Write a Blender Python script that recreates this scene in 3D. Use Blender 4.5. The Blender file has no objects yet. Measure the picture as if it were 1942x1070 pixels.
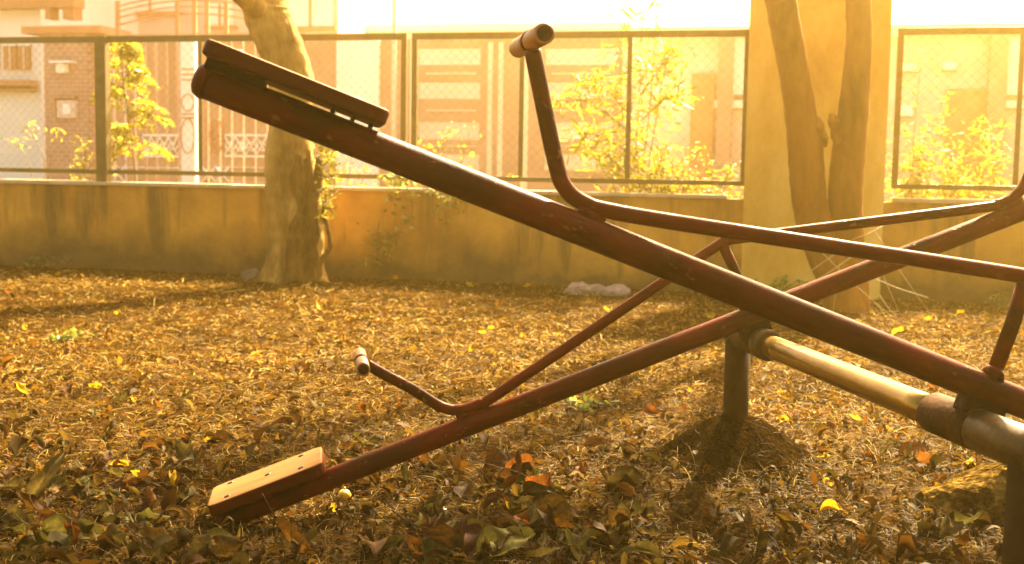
import bpy, math, random
import numpy as np
from mathutils import Matrix, Vector, Euler
from math import sin, cos, pi, radians as R

sc = bpy.context.scene
C = sc.collection
rng = np.random.default_rng(7)
random.seed(7)

# ------------------------------------------------------------------ camera
F_PX, PITCH, ROLL, CAM_H = 2346.15, 0.09344, 0.01594, 1.23766
fwd = Vector((0, cos(PITCH), -sin(PITCH)))
up0, rt0 = Vector((0, sin(PITCH), cos(PITCH))), Vector((1, 0, 0))
rt = rt0*cos(ROLL) + up0*sin(ROLL)
up = up0*cos(ROLL) - rt0*sin(ROLL)
CAM = Vector((0, 0, CAM_H))
cd = bpy.data.cameras.new('camera')
cam = bpy.data.objects.new('camera', cd); C.objects.link(cam)
M = Matrix.Identity(4)
for i in range(3):
    M[i][0], M[i][1], M[i][2], M[i][3] = rt[i], up[i], -fwd[i], CAM[i]
cam.matrix_world = M
cd.sensor_width = 36; cd.lens = F_PX/1942*36
cd.clip_start = 0.05; cd.clip_end = 2000
cd.dof.use_dof = True; cd.dof.focus_distance = 4.1; cd.dof.aperture_fstop = 4.0
sc.camera = cam

# ------------------------------------------------------------------ light
SUN_AZ, SUN_EL = R(26), R(41)          # behind the scene, a little to the right
world = bpy.data.worlds.new('World'); sc.world = world; world.use_nodes = True
nt = world.node_tree; bg = nt.nodes['Background']
sky = nt.nodes.new('ShaderNodeTexSky'); sky.sky_type = 'NISHITA'; sky.sun_disc = False
sky.sun_elevation = SUN_EL; sky.sun_rotation = SUN_AZ
sky.dust_density = 6; sky.air_density = 1; sky.ozone_density = 0.5
mx = nt.nodes.new('ShaderNodeMix'); mx.data_type = 'RGBA'; mx.blend_type = 'MULTIPLY'
mx.inputs[0].default_value = 1; mx.inputs[7].default_value = (1, .85, .64, 1)
nt.links.new(sky.outputs[0], mx.inputs[6]); nt.links.new(mx.outputs[2], bg.inputs[0])
bg.inputs[1].default_value = 0.065
sl = bpy.data.lights.new('sun', 'SUN'); sl.energy = 5; sl.angle = R(1.2); sl.color = (1, .82, .50)
sun = bpy.data.objects.new('sun', sl); C.objects.link(sun)
sdir = Vector((sin(SUN_AZ)*cos(SUN_EL), cos(SUN_AZ)*cos(SUN_EL), sin(SUN_EL)))
sun.rotation_euler = sdir.to_track_quat('Z', 'Y').to_euler(); sun.location = sdir*60
sc.view_settings.view_transform = 'Standard'; sc.view_settings.look = 'None'
sc.view_settings.exposure = 3.42; sc.view_settings.gamma = 1
sc.cycles.volume_bounces = 1; sc.cycles.max_bounces = 6; sc.cycles.diffuse_bounces = 3
sc.cycles.transparent_max_bounces = 6; sc.cycles.sample_clamp_indirect = 8
HAZE_DENSITY = 0.0066

# ------------------------------------------------------------------ pixel helpers
def ray(px, py): return (fwd + rt*((px-971)/F_PX) - up*((py-535)/F_PX)).normalized()
def at_z(px, py, z=0.0):
    r = ray(px, py); return CAM + r*((z-CAM.z)/r.z)
WAZ, WY = 0.23927, 12.91557
WO = Vector((0, WY, 0)); WD = Vector((cos(WAZ), -sin(WAZ), 0)); WN = Vector((sin(WAZ), cos(WAZ), 0))
def wuz(px, py, w=0.0):                        # pixel -> (u, z) on the plane w metres behind the wall face
    r = ray(px, py); P = WO + WN*w; t = (P-CAM).dot(WN)/r.dot(WN); Q = CAM + r*t
    return (Q-WO).dot(WD), Q.z
def W(u, w, z): return WO + WD*u + WN*w + Vector((0, 0, z))
def wpt(px, py, w=0.0):
    u, z = wuz(px, py, w); return W(u, w, z)

# ------------------------------------------------------------------ materials
def L(nt, a, b): nt.links.new(a, b)
def mat(name, cols, scale=5, rough=.7, metal=0, bump=0, bscale=40, trans=0, detail=6, stretch=(1, 1, 1), attr=None, rand=0, spec=.5, contrast=(.35, .65), coat=0):
    m = bpy.data.materials.new(name); m.use_nodes = True; t = m.node_tree; n = t.nodes
    b = n['Principled BSDF']; b.inputs['Roughness'].default_value = rough; b.inputs['Metallic'].default_value = metal
    b.inputs['Specular IOR Level'].default_value = spec
    if coat: b.inputs['Coat Weight'].default_value = coat; b.inputs['Coat Roughness'].default_value = .25
    tc = n.new('ShaderNodeTexCoord'); mp = n.new('ShaderNodeMapping'); mp.inputs['Scale'].default_value = stretch
    L(t, tc.outputs['Object'], mp.inputs[0])
    nz = n.new('ShaderNodeTexNoise'); nz.inputs['Scale'].default_value = scale; nz.inputs['Detail'].default_value = detail
    nz.inputs['Roughness'].default_value = .65
    L(t, mp.outputs[0], nz.inputs[0])
    cr = n.new('ShaderNodeValToRGB'); e = cr.color_ramp.elements
    k = len(cols)
    e[0].position, e[1].position = contrast
    e[0].color = (*cols[0], 1); e[1].color = (*cols[-1], 1)
    for i in range(1, k-1):
        q = e.new(contrast[0]+(contrast[1]-contrast[0])*i/(k-1)); q.color = (*cols[i], 1)
    L(t, nz.outputs[0], cr.inputs[0]); out = cr.outputs[0]
    if attr:
        a = n.new('ShaderNodeAttribute'); a.attribute_name = attr
        x = n.new('ShaderNodeMix'); x.data_type = 'RGBA'; x.blend_type = 'MULTIPLY'; x.inputs[0].default_value = 1
        L(t, out, x.inputs[6]); L(t, a.outputs[0], x.inputs[7]); out = x.outputs[2]
    if rand:
        oi = n.new('ShaderNodeObjectInfo'); h = n.new('ShaderNodeHueSaturation')
        for sock, lo, hi, mul in ((0, .5-.02*rand, .5+.03*rand, 1), (2, 1-.5*rand, 1+.45*rand, 7.31)):
            mm = n.new('ShaderNodeMath'); mm.operation = 'MULTIPLY'; mm.inputs[1].default_value = mul
            fr = n.new('ShaderNodeMath'); fr.operation = 'FRACT'
            mr = n.new('ShaderNodeMapRange'); mr.inputs[3].default_value = lo; mr.inputs[4].default_value = hi
            L(t, oi.outputs['Random'], mm.inputs[0]); L(t, mm.outputs[0], fr.inputs[0]); L(t, fr.outputs[0], mr.inputs[0]); L(t, mr.outputs[0], h.inputs[sock])
        L(t, out, h.inputs[4]); out = h.outputs[0]
    L(t, out, b.inputs['Base Color'])
    if bump:
        bn = n.new('ShaderNodeTexNoise'); bn.inputs['Scale'].default_value = bscale; bn.inputs['Detail'].default_value = 5
        L(t, mp.outputs[0], bn.inputs[0])
        bp = n.new('ShaderNodeBump'); bp.inputs['Strength'].default_value = bump; bp.inputs['Distance'].default_value = .02
        L(t, bn.outputs[0], bp.inputs['Height']); L(t, bp.outputs[0], b.inputs['Normal'])
    if trans:
        tr = n.new('ShaderNodeBsdfTranslucent'); ms = n.new('ShaderNodeMixShader'); ms.inputs[0].default_value = trans
        L(t, out, tr.inputs[0]); L(t, b.outputs[0], ms.inputs[1]); L(t, tr.outputs[0], ms.inputs[2])
        L(t, ms.outputs[0], n['Material Output'].inputs[0])
    return m

MT = dict(
    paint=None,
    paint_dark=mat('dark_rust_paint', [(.008, .003, .001), (.02, .006, .0015)], 9, .55, 0, .2, 70, spec=.05),
    seatwood=mat('red_painted_board', [(.042, .008, .0015), (.075, .013, .0025)], 5, .5, 0, .15, 40, stretch=(.2, 1, 1), spec=.04),
    seattop=mat('worn_tan_board', [(.11, .038, .005), (.18, .072, .010), (.22, .095, .018)], 5, .7, 0, .15, 40, stretch=(.25, 1, 1), spec=.15),
    bare=mat('bare_steel_grip', [(.19, .075, .012), (.31, .135, .03)], 12, .45, .15, .1, 60),
    galv=mat('yellowed_galvanised_pipe', [(.16, .085, .011), (.35, .20, .035)], 6, .26, .75, .1, 30, stretch=(1, .3, 1)),
    galvdark=mat('dark_grimy_pipe', [(.03, .018, .005), (.085, .048, .010)], 8, .42, .15, .15, 40, spec=.15),
    rust=mat('rusty_sleeve', [(.02, .009, .002), (.075, .031, .006)], 9, .7, 0, .2, 50, spec=.05),
    post=mat('brown_post_paint', [(.013, .007, .002), (.034, .017, .0035)], 9, .7, 0, .15, 40, spec=.03),
    bolt=mat('black_bolt', [(.012, .01, .008), (.03, .02, .015)], 30, .5, .5),
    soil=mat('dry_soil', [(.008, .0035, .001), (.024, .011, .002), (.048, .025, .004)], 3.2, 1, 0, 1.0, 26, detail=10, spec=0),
    mound=mat('shade_tinted_earth', [(.004, .002, .0006), (.012, .0065, .0018), (.022, .012, .003)], 20, 1, 0, 1.0, 60, detail=10, spec=0),  # mound earth coloured darker to paint in the shade lying on it
    straw=mat('straw_blade', [(.9, .9, .9), (1, 1, 1)], 5, .7, 0, 0, attr='tint', trans=.35, spec=.06),
    wall=None,
    pillar=mat('ochre_plaster_pillar', [(.54, .31, .045), (.66, .40, .06), (.76, .50, .10), (.82, .58, .15)], 1.3, .9, 0, .3, 25, detail=8, stretch=(1, 1, .5)),
    coping=mat('pale_cement_coping', [(.42, .30, .15), (.60, .46, .26)], 4, .9, 0, .3, 40),
    fence=mat('olive_fence_paint', [(.085, .060, .010), (.14, .096, .017)], 8, .5, .2, .1, 50),
    wire=mat('dull_wire', [(.10, .076, .03), (.15, .11, .05)], 8, .9, 0, spec=.05),
    bark=mat('pale_brown_bark', [(.13, .072, .015), (.27, .155, .036), (.44, .265, .07)], 3.5, .9, 0, 1.0, 26, detail=10, stretch=(1, 1, .3), contrast=(.38, .60), spec=.1),
    barkd=mat('smooth_tan_bark', [(.12, .046, .006), (.23, .092, .012), (.31, .132, .020)], 2.2, .9, 0, 1.0, 22, detail=10, stretch=(1, 1, .35), spec=.1),
    root=mat('rough_brown_root', [(.03, .016, .004), (.10, .055, .013), (.19, .105, .027)], 9, 1, 0, 1.0, 30, detail=10, stretch=(1, 1, .4), spec=.05),
    stem=mat('green_brown_stem', [(.12, .09, .03), (.20, .15, .05)], 9, .8),
    leafy=mat('yellow_green_leaf', [(.95, .95, .95), (1, 1, 1)], 4, .5, 0, 0, attr='tint', trans=.55, spec=.3),
    crown=mat('dark_green_leaf', [(.9, .9, .9), (1, 1, 1)], 4, .5, 0, 0, attr='tint', trans=.4),
    l_olive=mat('olive_dry_leaf', [(.045, .034, .007), (.075, .056, .012), (.12, .09, .021)], 3, .7, 0, .3, 60, trans=.3, spec=.08, attr='tint', rand=.7),
    l_brown=mat('brown_dry_leaf', [(.03, .013, .003), (.08, .036, .008)], 14, .7, 0, .3, 60, trans=.3, spec=.08, attr='tint', rand=.8),
    l_orange=mat('orange_dry_leaf', [(.08, .028, .004), (.17, .066, .008)], 4, .65, 0, .2, 60, trans=.4, spec=.08, attr='tint', rand=.7),
    l_yellow=mat('yellow_fallen_leaf', [(.42, .23, .008), (.55, .36, .018)], 14, .6, 0, .1, 60, trans=.45, spec=.08, attr='tint', rand=.4),
    fruit=mat('yellow_fruit', [(.60, .30, .02), (.72, .45, .04)], 8, .45, 0, .1, 60),
    berry=mat('pale_berry', [(.55, .47, .22), (.70, .62, .34)], 20, .5),
    stone=mat('pale_pink_stone', [(.22, .155, .11), (.40, .30, .23)], 9, 1, 0, 1.0, 30, spec=0),
    stoned=mat('dark_stone', [(.06, .045, .025), (.13, .09, .05)], 12, .9, 0, .6, 40),
    slab=mat('lichened_flat_stone', [(.018, .009, .002), (.05, .028, .006), (.13, .08, .018)], 13, 1, 0, .8, 50, detail=9, spec=0, contrast=(.38, .60)),
    white=mat('white_plaster', [(.82, .80, .77), (.88, .87, .85)], 1.5, .85, 0, .1, 20),
    cream=mat('cream_plaster', [(.62, .53, .44), (.72, .63, .54)], 1.5, .85, 0, .1, 20),
    peach=mat('peach_plaster', [(.34, .205, .15), (.44, .28, .21)], 1.2, .85, 0, .1, 20),
    pinkish=mat('dusty_pink_render', [(.55, .42, .37), (.68, .54, .48)], 1.2, .85, 0, .1, 20),
    brownwood=mat('brown_gate_boards', [(.38, .20, .12), (.48, .27, .17)], 3, .6, 0, .2, 20, stretch=(1, 1, .1)),
    rustwood=mat('rust_red_boards', [(.40, .17, .08), (.50, .24, .12)], 3, .6, 0, .2, 20),
    tarmac=mat('pale_concrete_road', [(.30, .27, .22), (.40, .36, .30)], 30, .9, 0, .3, 80),
)
def brick_mat(name, c1, c2, mortar, scale):
    m = bpy.data.materials.new(name); m.use_nodes = True; t = m.node_tree; n = t.nodes; b = n['Principled BSDF']
    b.inputs['Roughness'].default_value = .85
    tc = n.new('ShaderNodeTexCoord'); mp = n.new('ShaderNodeMapping'); mp.inputs['Rotation'].default_value = (R(90), 0, 0)
    br = n.new('ShaderNodeTexBrick'); br.inputs['Scale'].default_value = scale
    br.inputs['Color1'].default_value = (*c1, 1); br.inputs['Color2'].default_value = (*c2, 1); br.inputs['Mortar'].default_value = (*mortar, 1)
    L(t, tc.outputs['Object'], mp.inputs[0]); L(t, mp.outputs[0], br.inputs[0]); L(t, br.outputs[0], b.inputs['Base Color'])
    return m
def paint_material():
    # brick-red gloss worn to brown undercoat, with small rust chips
    m = bpy.data.materials.new('worn_red_paint'); m.use_nodes = True; t = m.node_tree; n = t.nodes; b = n['Principled BSDF']
    b.inputs['Specular IOR Level'].default_value = .04
    tc = n.new('ShaderNodeTexCoord')
    def noise(sc_, st, det=6, ro=.6):
        mp = n.new('ShaderNodeMapping'); mp.inputs['Scale'].default_value = st; L(t, tc.outputs['Object'], mp.inputs[0])
        z = n.new('ShaderNodeTexNoise'); z.inputs['Scale'].default_value = sc_; z.inputs['Detail'].default_value = det; z.inputs['Roughness'].default_value = ro
        L(t, mp.outputs[0], z.inputs[0]); return z.outputs[0]
    def ramp(f, st):
        r = n.new('ShaderNodeValToRGB'); e = r.color_ramp.elements; e[0].position, e[0].color = st[0][0], (*st[0][1], 1); e[1].position, e[1].color = st[-1][0], (*st[-1][1], 1)
        for p_, c_ in st[1:-1]: q = e.new(p_); q.color = (*c_, 1)
        L(t, f, r.inputs[0]); return r.outputs[0]
    base = ramp(noise(5, (.35, 1, 1), 7), ((.36, (.022, .005, .001)), (.46, (.052, .010, .002)), (.53, (.095, .012, .002)), (.60, (.070, .012, .002)), (.68, (.040, .010, .002))))
    chip = ramp(noise(38, (.6, 1, 1), 4, .7), ((.62, (0, 0, 0)), (.655, (1, 1, 1))))
    area = ramp(noise(3, (.5, 1, 1), 3), ((.45, (0, 0, 0)), (.55, (1, 1, 1))))
    mu = n.new('ShaderNodeMath'); mu.operation = 'MULTIPLY'; L(t, chip, mu.inputs[0]); L(t, area, mu.inputs[1])
    mx_ = n.new('ShaderNodeMix'); mx_.data_type = 'RGBA'; L(t, mu.outputs[0], mx_.inputs[0]); L(t, base, mx_.inputs[6]); mx_.inputs[7].default_value = (.16, .065, .02, 1)
    L(t, mx_.outputs[2], b.inputs['Base Color'])
    L(t, ramp(noise(9, (.4, 1, 1)), ((.35, (.24,)*3), (.65, (.50,)*3))), b.inputs['Roughness'])
    bp = n.new('ShaderNodeBump'); bp.inputs['Strength'].default_value = .25; bp.inputs['Distance'].default_value = .004
    sb = n.new('ShaderNodeMath'); sb.operation = 'SUBTRACT'; L(t, noise(55, (1, 1, 1), 4), sb.inputs[0]); L(t, mu.outputs[0], sb.inputs[1])
    L(t, sb.outputs[0], bp.inputs['Height']); L(t, bp.outputs[0], b.inputs['Normal'])
    return m
MT['paint'] = paint_material()
MT['brick'] = brick_mat('purple_brown_brick', (.34, .18, .14), (.42, .24, .19), (.50, .36, .29), 3)

def wall_material():
    # ochre plaster with damp, mossy stains rising from the ground and running down from the coping
    m = bpy.data.materials.new('stained_ochre_plaster'); m.use_nodes = True; t = m.node_tree; n = t.nodes; b = n['Principled BSDF']
    b.inputs['Roughness'].default_value = .92
    tc = n.new('ShaderNodeTexCoord')
    def noise(scale, st, det=8):
        mp = n.new('ShaderNodeMapping'); mp.inputs['Scale'].default_value = st; L(t, tc.outputs['Object'], mp.inputs[0])
        z = n.new('ShaderNodeTexNoise'); z.inputs['Scale'].default_value = scale; z.inputs['Detail'].default_value = det
        z.inputs['Roughness'].default_value = .62; L(t, mp.outputs[0], z.inputs[0]); return z.outputs[0]
    def ramp(fac, a, c0, c):
        r = n.new('ShaderNodeValToRGB'); e = r.color_ramp.elements; e[0].position, e[1].position = a
        e[0].color = (*c0, 1); e[1].color = (*c, 1); L(t, fac, r.inputs[0]); return r.outputs[0]
    base = ramp(noise(1.4, (1, 1, 1)), (.35, .68), (.34, .160, .017), (.62, .320, .036))
    sx = n.new('ShaderNodeSeparateXYZ'); L(t, tc.outputs['Object'], sx.inputs[0])
    ad = n.new('ShaderNodeMath'); ad.operation = 'MULTIPLY_ADD'; ad.inputs[1].default_value = 1.1
    sub = n.new('ShaderNodeMath'); sub.operation = 'SUBTRACT'; sub.inputs[1].default_value = .5
    L(t, noise(1.1, (1, 1, .8)), sub.inputs[0]); L(t, sub.outputs[0], ad.inputs[0]); L(t, sx.outputs[2], ad.inputs[2])
    damp = ramp(ad.outputs[0], (.12, .56), (1, 1, 1), (0, 0, 0))
    streak = ramp(noise(2.0, (1.3, 1, .12)), (.52, .64), (0, 0, 0), (.85, .85, .85))
    mxx = n.new('ShaderNodeMix'); mxx.data_type = 'RGBA'; mxx.blend_type = 'LIGHTEN'; mxx.inputs[0].default_value = 1
    L(t, damp, mxx.inputs[6]); L(t, streak, mxx.inputs[7])
    stain = ramp(noise(4, (1, 1, 1)), (.3, .7), (.040, .027, .004), (.12, .072, .012))
    fin = n.new('ShaderNodeMix'); fin.data_type = 'RGBA'; L(t, mxx.outputs[2], fin.inputs[0]); L(t, base, fin.inputs[6]); L(t, stain, fin.inputs[7])
    L(t, fin.outputs[2], b.inputs['Base Color'])
    bp = n.new('ShaderNodeBump'); bp.inputs['Strength'].default_value = .4; bp.inputs['Distance'].default_value = .02
    L(t, noise(14, (1, 1, 1)), bp.inputs['Height']); L(t, bp.outputs[0], b.inputs['Normal'])
    return m
MT['wall'] = wall_material()

# ------------------------------------------------------------------ mesh helpers
class MB:
    def __init__(s): s.v = []; s.f = []; s.smooth = []
    def add(s, vs, fs, smooth=False):
        o = len(s.v); s.v += [tuple(v) for v in vs]; s.f += [tuple(i+o for i in f) for f in fs]; s.smooth += [smooth]*len(fs)
        return s
    def box(s, lo, hi, fr=None, bev=0.0):
        """box in a frame fr=(O,X,Y,Z); bev cuts the edges"""
        O, X, Y, Z = fr or (Vector((0, 0, 0)), Vector((1, 0, 0)), Vector((0, 1, 0)), Vector((0, 0, 1)))
        import bmesh
        bm = bmesh.new(); bmesh.ops.create_cube(bm, size=1)
        for v in bm.verts: v.co = Vector([lo[i] + (v.co[i]+.5)*(hi[i]-lo[i]) for i in range(3)])
        if bev: bmesh.ops.bevel(bm, geom=list(bm.edges), offset=bev, segments=2, affect='EDGES', profile=.6)
        bm.verts.index_update()
        vs = [O + X*v.co.x + Y*v.co.y + Z*v.co.z for v in bm.verts]
        s.add(vs, [[v.index for v in f.verts] for f in bm.faces]); bm.free(); return s
    def tube(s, path, rad, seg=16, caps=True, wob=None):
        P = [Vector(p) for p in path]; n = len(P)
        rad = [rad]*n if not hasattr(rad, '__len__') else rad
        vs = []; prev = None
        for i, p in enumerate(P):
            t = (P[min(i+1, n-1)]-P[max(i-1, 0)]).normalized()
            if prev is None:
                a = Vector((0, 0, 1)) if abs(t.z) < .9 else Vector((0, 1, 0)); x = a.cross(t).normalized()
            else: x = (prev - t*prev.dot(t)).normalized()
            prev = x; y = t.cross(x)
            for k in range(seg):
                th = 2*pi*k/seg; r = rad[i]*(wob(i, th) if wob else 1)
                vs.append(p + x*(r*cos(th)) + y*(r*sin(th)))
        fs = [(i*seg+k, i*seg+(k+1) % seg, (i+1)*seg+(k+1) % seg, (i+1)*seg+k) for i in range(n-1) for k in range(seg)]
        s.add(vs, fs, True)
        if caps:
            o = len(s.v)-n*seg
            s.f += [tuple(o+k for k in reversed(range(seg))), tuple(o+(n-1)*seg+k for k in range(seg))]; s.smooth += [False, False]
        return s

def props(o, label=None, cat=None, group=None, kind=None):
    if label: o['label'] = label
    if cat: o['category'] = cat
    if group: o['group'] = group
    if kind: o['kind'] = kind
    return o
def thing(name, loc, label, cat, group=None, rot=None):
    o = bpy.data.objects.new(name, None); C.objects.link(o); o.location = loc; o.empty_display_size = .2
    if rot: o.rotation_euler = rot
    return props(o, label, cat, group)
def obj(name, mb, m, parent=None, loc=None, local=False, label=None):
    """link a mesh; coordinates are world unless local (then in the parent's frame)"""
    base = Vector(loc) if loc is not None else Vector((0, 0, 0))
    if parent is not None and not local:
        q = parent; base = Vector((0, 0, 0))
        while q is not None: base += q.location; q = q.parent
    me = bpy.data.meshes.new(name)
    me.from_pydata([tuple(Vector(v)-base) for v in mb.v], [], mb.f)
    if mb.smooth: me.polygons.foreach_set('use_smooth', mb.smooth)
    me.materials.append(m); me.update()
    o = bpy.data.objects.new(name, me); C.objects.link(o)
    if parent is not None: o.parent = parent
    else: o.location = base
    if label: o['label'] = label
    return o
def np_obj(name, V, Fq, m, tint=None, parent=None, base=None, smooth=False):
    """mesh from numpy: V (n,3), Fq (m,k) faces of equal size, tint (m,3) per face"""
    b = np.array(base if base is not None else (0, 0, 0), float)
    me = bpy.data.meshes.new(name); nv, (nf, k) = len(V), Fq.shape
    me.vertices.add(nv); me.vertices.foreach_set('co', (V-b).astype(np.float32).ravel())
    me.loops.add(nf*k); me.loops.foreach_set('vertex_index', Fq.astype(np.int32).ravel())
    me.polygons.add(nf); me.polygons.foreach_set('loop_start', np.arange(0, nf*k, k, dtype=np.int32))
    me.polygons.foreach_set('loop_total', np.full(nf, k, dtype=np.int32))
    if smooth: me.polygons.foreach_set('use_smooth', np.ones(nf, bool))
    me.update(calc_edges=True)
    if tint is not None:
        a = me.attributes.new('tint', 'FLOAT_COLOR', 'FACE')
        a.data.foreach_set('color', np.concatenate([tint, np.ones((nf, 1))], 1).astype(np.float32).ravel())
    me.materials.append(m); me.validate()
    o = bpy.data.objects.new(name, me); C.objects.link(o)
    if parent is not None: o.parent = parent
    else: o.location = b
    return o
def smooth_path(pts, k=8):
    """Catmull-Rom through 3D points"""
    P = [Vector(p) for p in pts]; out = []
    for i in range(len(P)-1):
        a, b, c, d = P[max(i-1, 0)], P[i], P[i+1], P[min(i+2, len(P)-1)]
        for j in range(k):
            t = j/k
            out.append(.5*((2*b)+(c-a)*t+(2*a-5*b+4*c-d)*t*t+(3*b-a-3*c+d)*t**3))
    return out+[P[-1]]
def interp(vals, k=8):
    n = len(vals); return [float(np.interp(i/k, range(n), vals)) for i in range((n-1)*k+1)]

# ------------------------------------------------------------------ seesaw numbers
AZ = 0.1594; OFF = 0.10828; BR = 0.040; HR = 0.0208
U = Vector((-sin(AZ), cos(AZ), 0)); TT = Vector((cos(AZ), sin(AZ), 0))
PF = Vector((0.96617, 4.77996, 0.57114)); PN = PF - U*1.58923
SEAT_END = Vector((-1.02, 4.46, 0)); FAR_POST = PF + U*.24; NEAR_POST = PF - U*1.86

# ------------------------------------------------------------------ ground
def fbm(x, y, seed=0):
    z = 0
    r = np.random.default_rng(100+seed)
    for o in range(5):
        f = .6*2**o
        for _ in range(2):
            a = r.uniform(0, 2*pi); ph = r.uniform(0, 2*pi)
            z = z + np.sin((x*cos(a)+y*sin(a))*f*2+ph)/(2**o)
    return z/4
def ground_z(x, y):
    x = np.asarray(x, float); y = np.asarray(y, float)
    near = np.exp(-((x/9)**4)-(((y-7.5)/7.5)**4))
    z = (.035*fbm(x, y)+.011*fbm(x*4.3, y*4.3, 2)+.006*fbm(x*9.1, y*9.1, 4))*near
    z = z - .10*np.exp(-(((x+.95)/.62)**2+((y-4.45)/.45)**2))
    z = z + .04*np.exp(-(((x-FAR_POST.x)/1.1)**2+((y-FAR_POST.y)/.9)**2))
    return z
def mound_h(x, y):
    x = np.asarray(x, float)-FAR_POST.x; y = np.asarray(y, float)-FAR_POST.y
    ph = np.arctan2(y, x/1.15); rr = np.hypot(x/1.15, y)/(.33+.04*np.sin(3*ph+1)+.02*np.sin(5*ph))
    return np.where(rr < 1, .21*(.5+.5*np.cos(np.pi*np.minimum(rr, 1)))**.85, 0)
def top_z(x, y): return ground_z(x, y)+mound_h(x, y)
def patchy_near_shade(x, y): return (.46+.74*np.clip((y-3.6)/4.5, 0, 1))*np.clip(1+.55*fbm(x*1.3, y*1.9, 5)+.35*fbm(x*3.7, y*4.7, 6), .35, 1.7)  # random tone patches; foreground shade painted in as darkening towards the viewer
def gz(x, y): return float(ground_z(x, y))
def gpt(px, py):
    p = at_z(px, py, 0)
    for _ in range(6): p = at_z(px, py, gz(p.x, p.y))
    return p
xs = np.concatenate([-np.geomspace(400, 9, 14), np.linspace(-8.4, 8.4, 330), np.geomspace(9, 400, 14)])
ys = np.concatenate([-np.geomspace(300, 3, 10), np.linspace(1, 15.5, 290), np.geomspace(16.5, 600, 14)])
XX, YY = np.meshgrid(xs, ys); V = np.stack([XX.ravel(), YY.ravel(), ground_z(XX, YY).ravel()], 1)
nx, ny = len(xs), len(ys)
I = (np.arange(ny-1)[:, None]*nx+np.arange(nx-1)[None]).ravel()
g = np_obj('ground', V, np.stack([I, I+1, I+nx+1, I+nx], 1), MT['soil'], smooth=True); props(g, kind='structure')
rd = MB(); fr = (W(0, 0, 0), WD, WN, Vector((0, 0, 1))); rd.box((-120, 2.0, -.3), (120, 7.6, .05), fr)
props(obj('road', rd, MT['tarmac'], loc=W(0, 4.8, 0)), kind='structure')

# ------------------------------------------------------------------ litter
def in_view(n, y0=3.0, y1=13.6, power=1.0):
    """random ground points inside the view wedge (a bit wider), denser nearby"""
    t = rng.random(n*2)**.72; y = 1/(1/y0-(1/y0-1/y1)*t)
    half = y*.415+.8; x = (rng.random(n*2)*2-1)*half
    wl = (WY - math.tan(WAZ)*x) - y
    k = (wl > .03) & ((mound_h(x, y) < .03) | (rng.random(n*2) < .12))
    return x[k][:n], y[k][:n]
def straw(name, n, length, width, pal, lift, y0, y1, label):
    x, y = in_view(n, y0, y1); n = len(x)
    z = top_z(x, y)
    a = rng.random(n)*2*pi; Ln = length*np.exp(rng.normal(0, .45, n)); wd = width*(.6+.8*rng.random(n))*np.clip(y/6, .75, 1.7)
    el = np.abs(rng.normal(0, lift, n)); bend = rng.normal(0, .16, n)
    pts = []
    p = np.stack([x, y, z+.004+.012*rng.random(n)], 1)
    for k in range(4):
        pts.append(p.copy())
        aa = a+bend*k; ee = el*(1-.45*k)
        p = p+np.stack([np.cos(aa)*np.cos(ee), np.sin(aa)*np.cos(ee), np.sin(ee)], 1)*(Ln/3)[:, None]
        p[:, 2] = np.maximum(p[:, 2], top_z(p[:, 0], p[:, 1])+.003)
    side = np.stack([-np.sin(a), np.cos(a), rng.normal(0, .5, n)], 1); side /= np.linalg.norm(side, axis=1)[:, None]
    w4 = [1, .9, .7, .15]
    VV = np.stack([q for k in range(4) for q in (pts[k]-side*(wd*w4[k]/2)[:, None], pts[k]+side*(wd*w4[k]/2)[:, None])], 1).reshape(-1, 3)
    b = np.arange(n)*8
    FF = np.concatenate([np.stack([b+2*k, b+2*k+1, b+2*k+3, b+2*k+2], 1) for k in range(3)])
    pal = np.array(pal); ci = rng.integers(0, len(pal), n); col = pal[ci]*((.65+.7*rng.random(n))*patchy_near_shade(x, y)*np.where(mound_h(x, y) > .03, .2, 1))[:, None]  # blades on the mound dimmed to paint its shade
    o = np_obj(name, VV, FF, MT['straw'], tint=np.tile(col, (3, 1)))
    return props(o, label, 'litter', kind='stuff')
straw('straw', 125000, .050, .0030, [(.19, .102, .009), (.27, .155, .015), (.17, .09, .008), (.08, .036, .003), (.03, .012, .002), (.045, .019, .003), (.46, .33, .09)], .42, 3.0, 13.7,  # palest palette colour paints bright glints among the straw
      'thin dry straw strewn over the whole playground floor')

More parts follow.
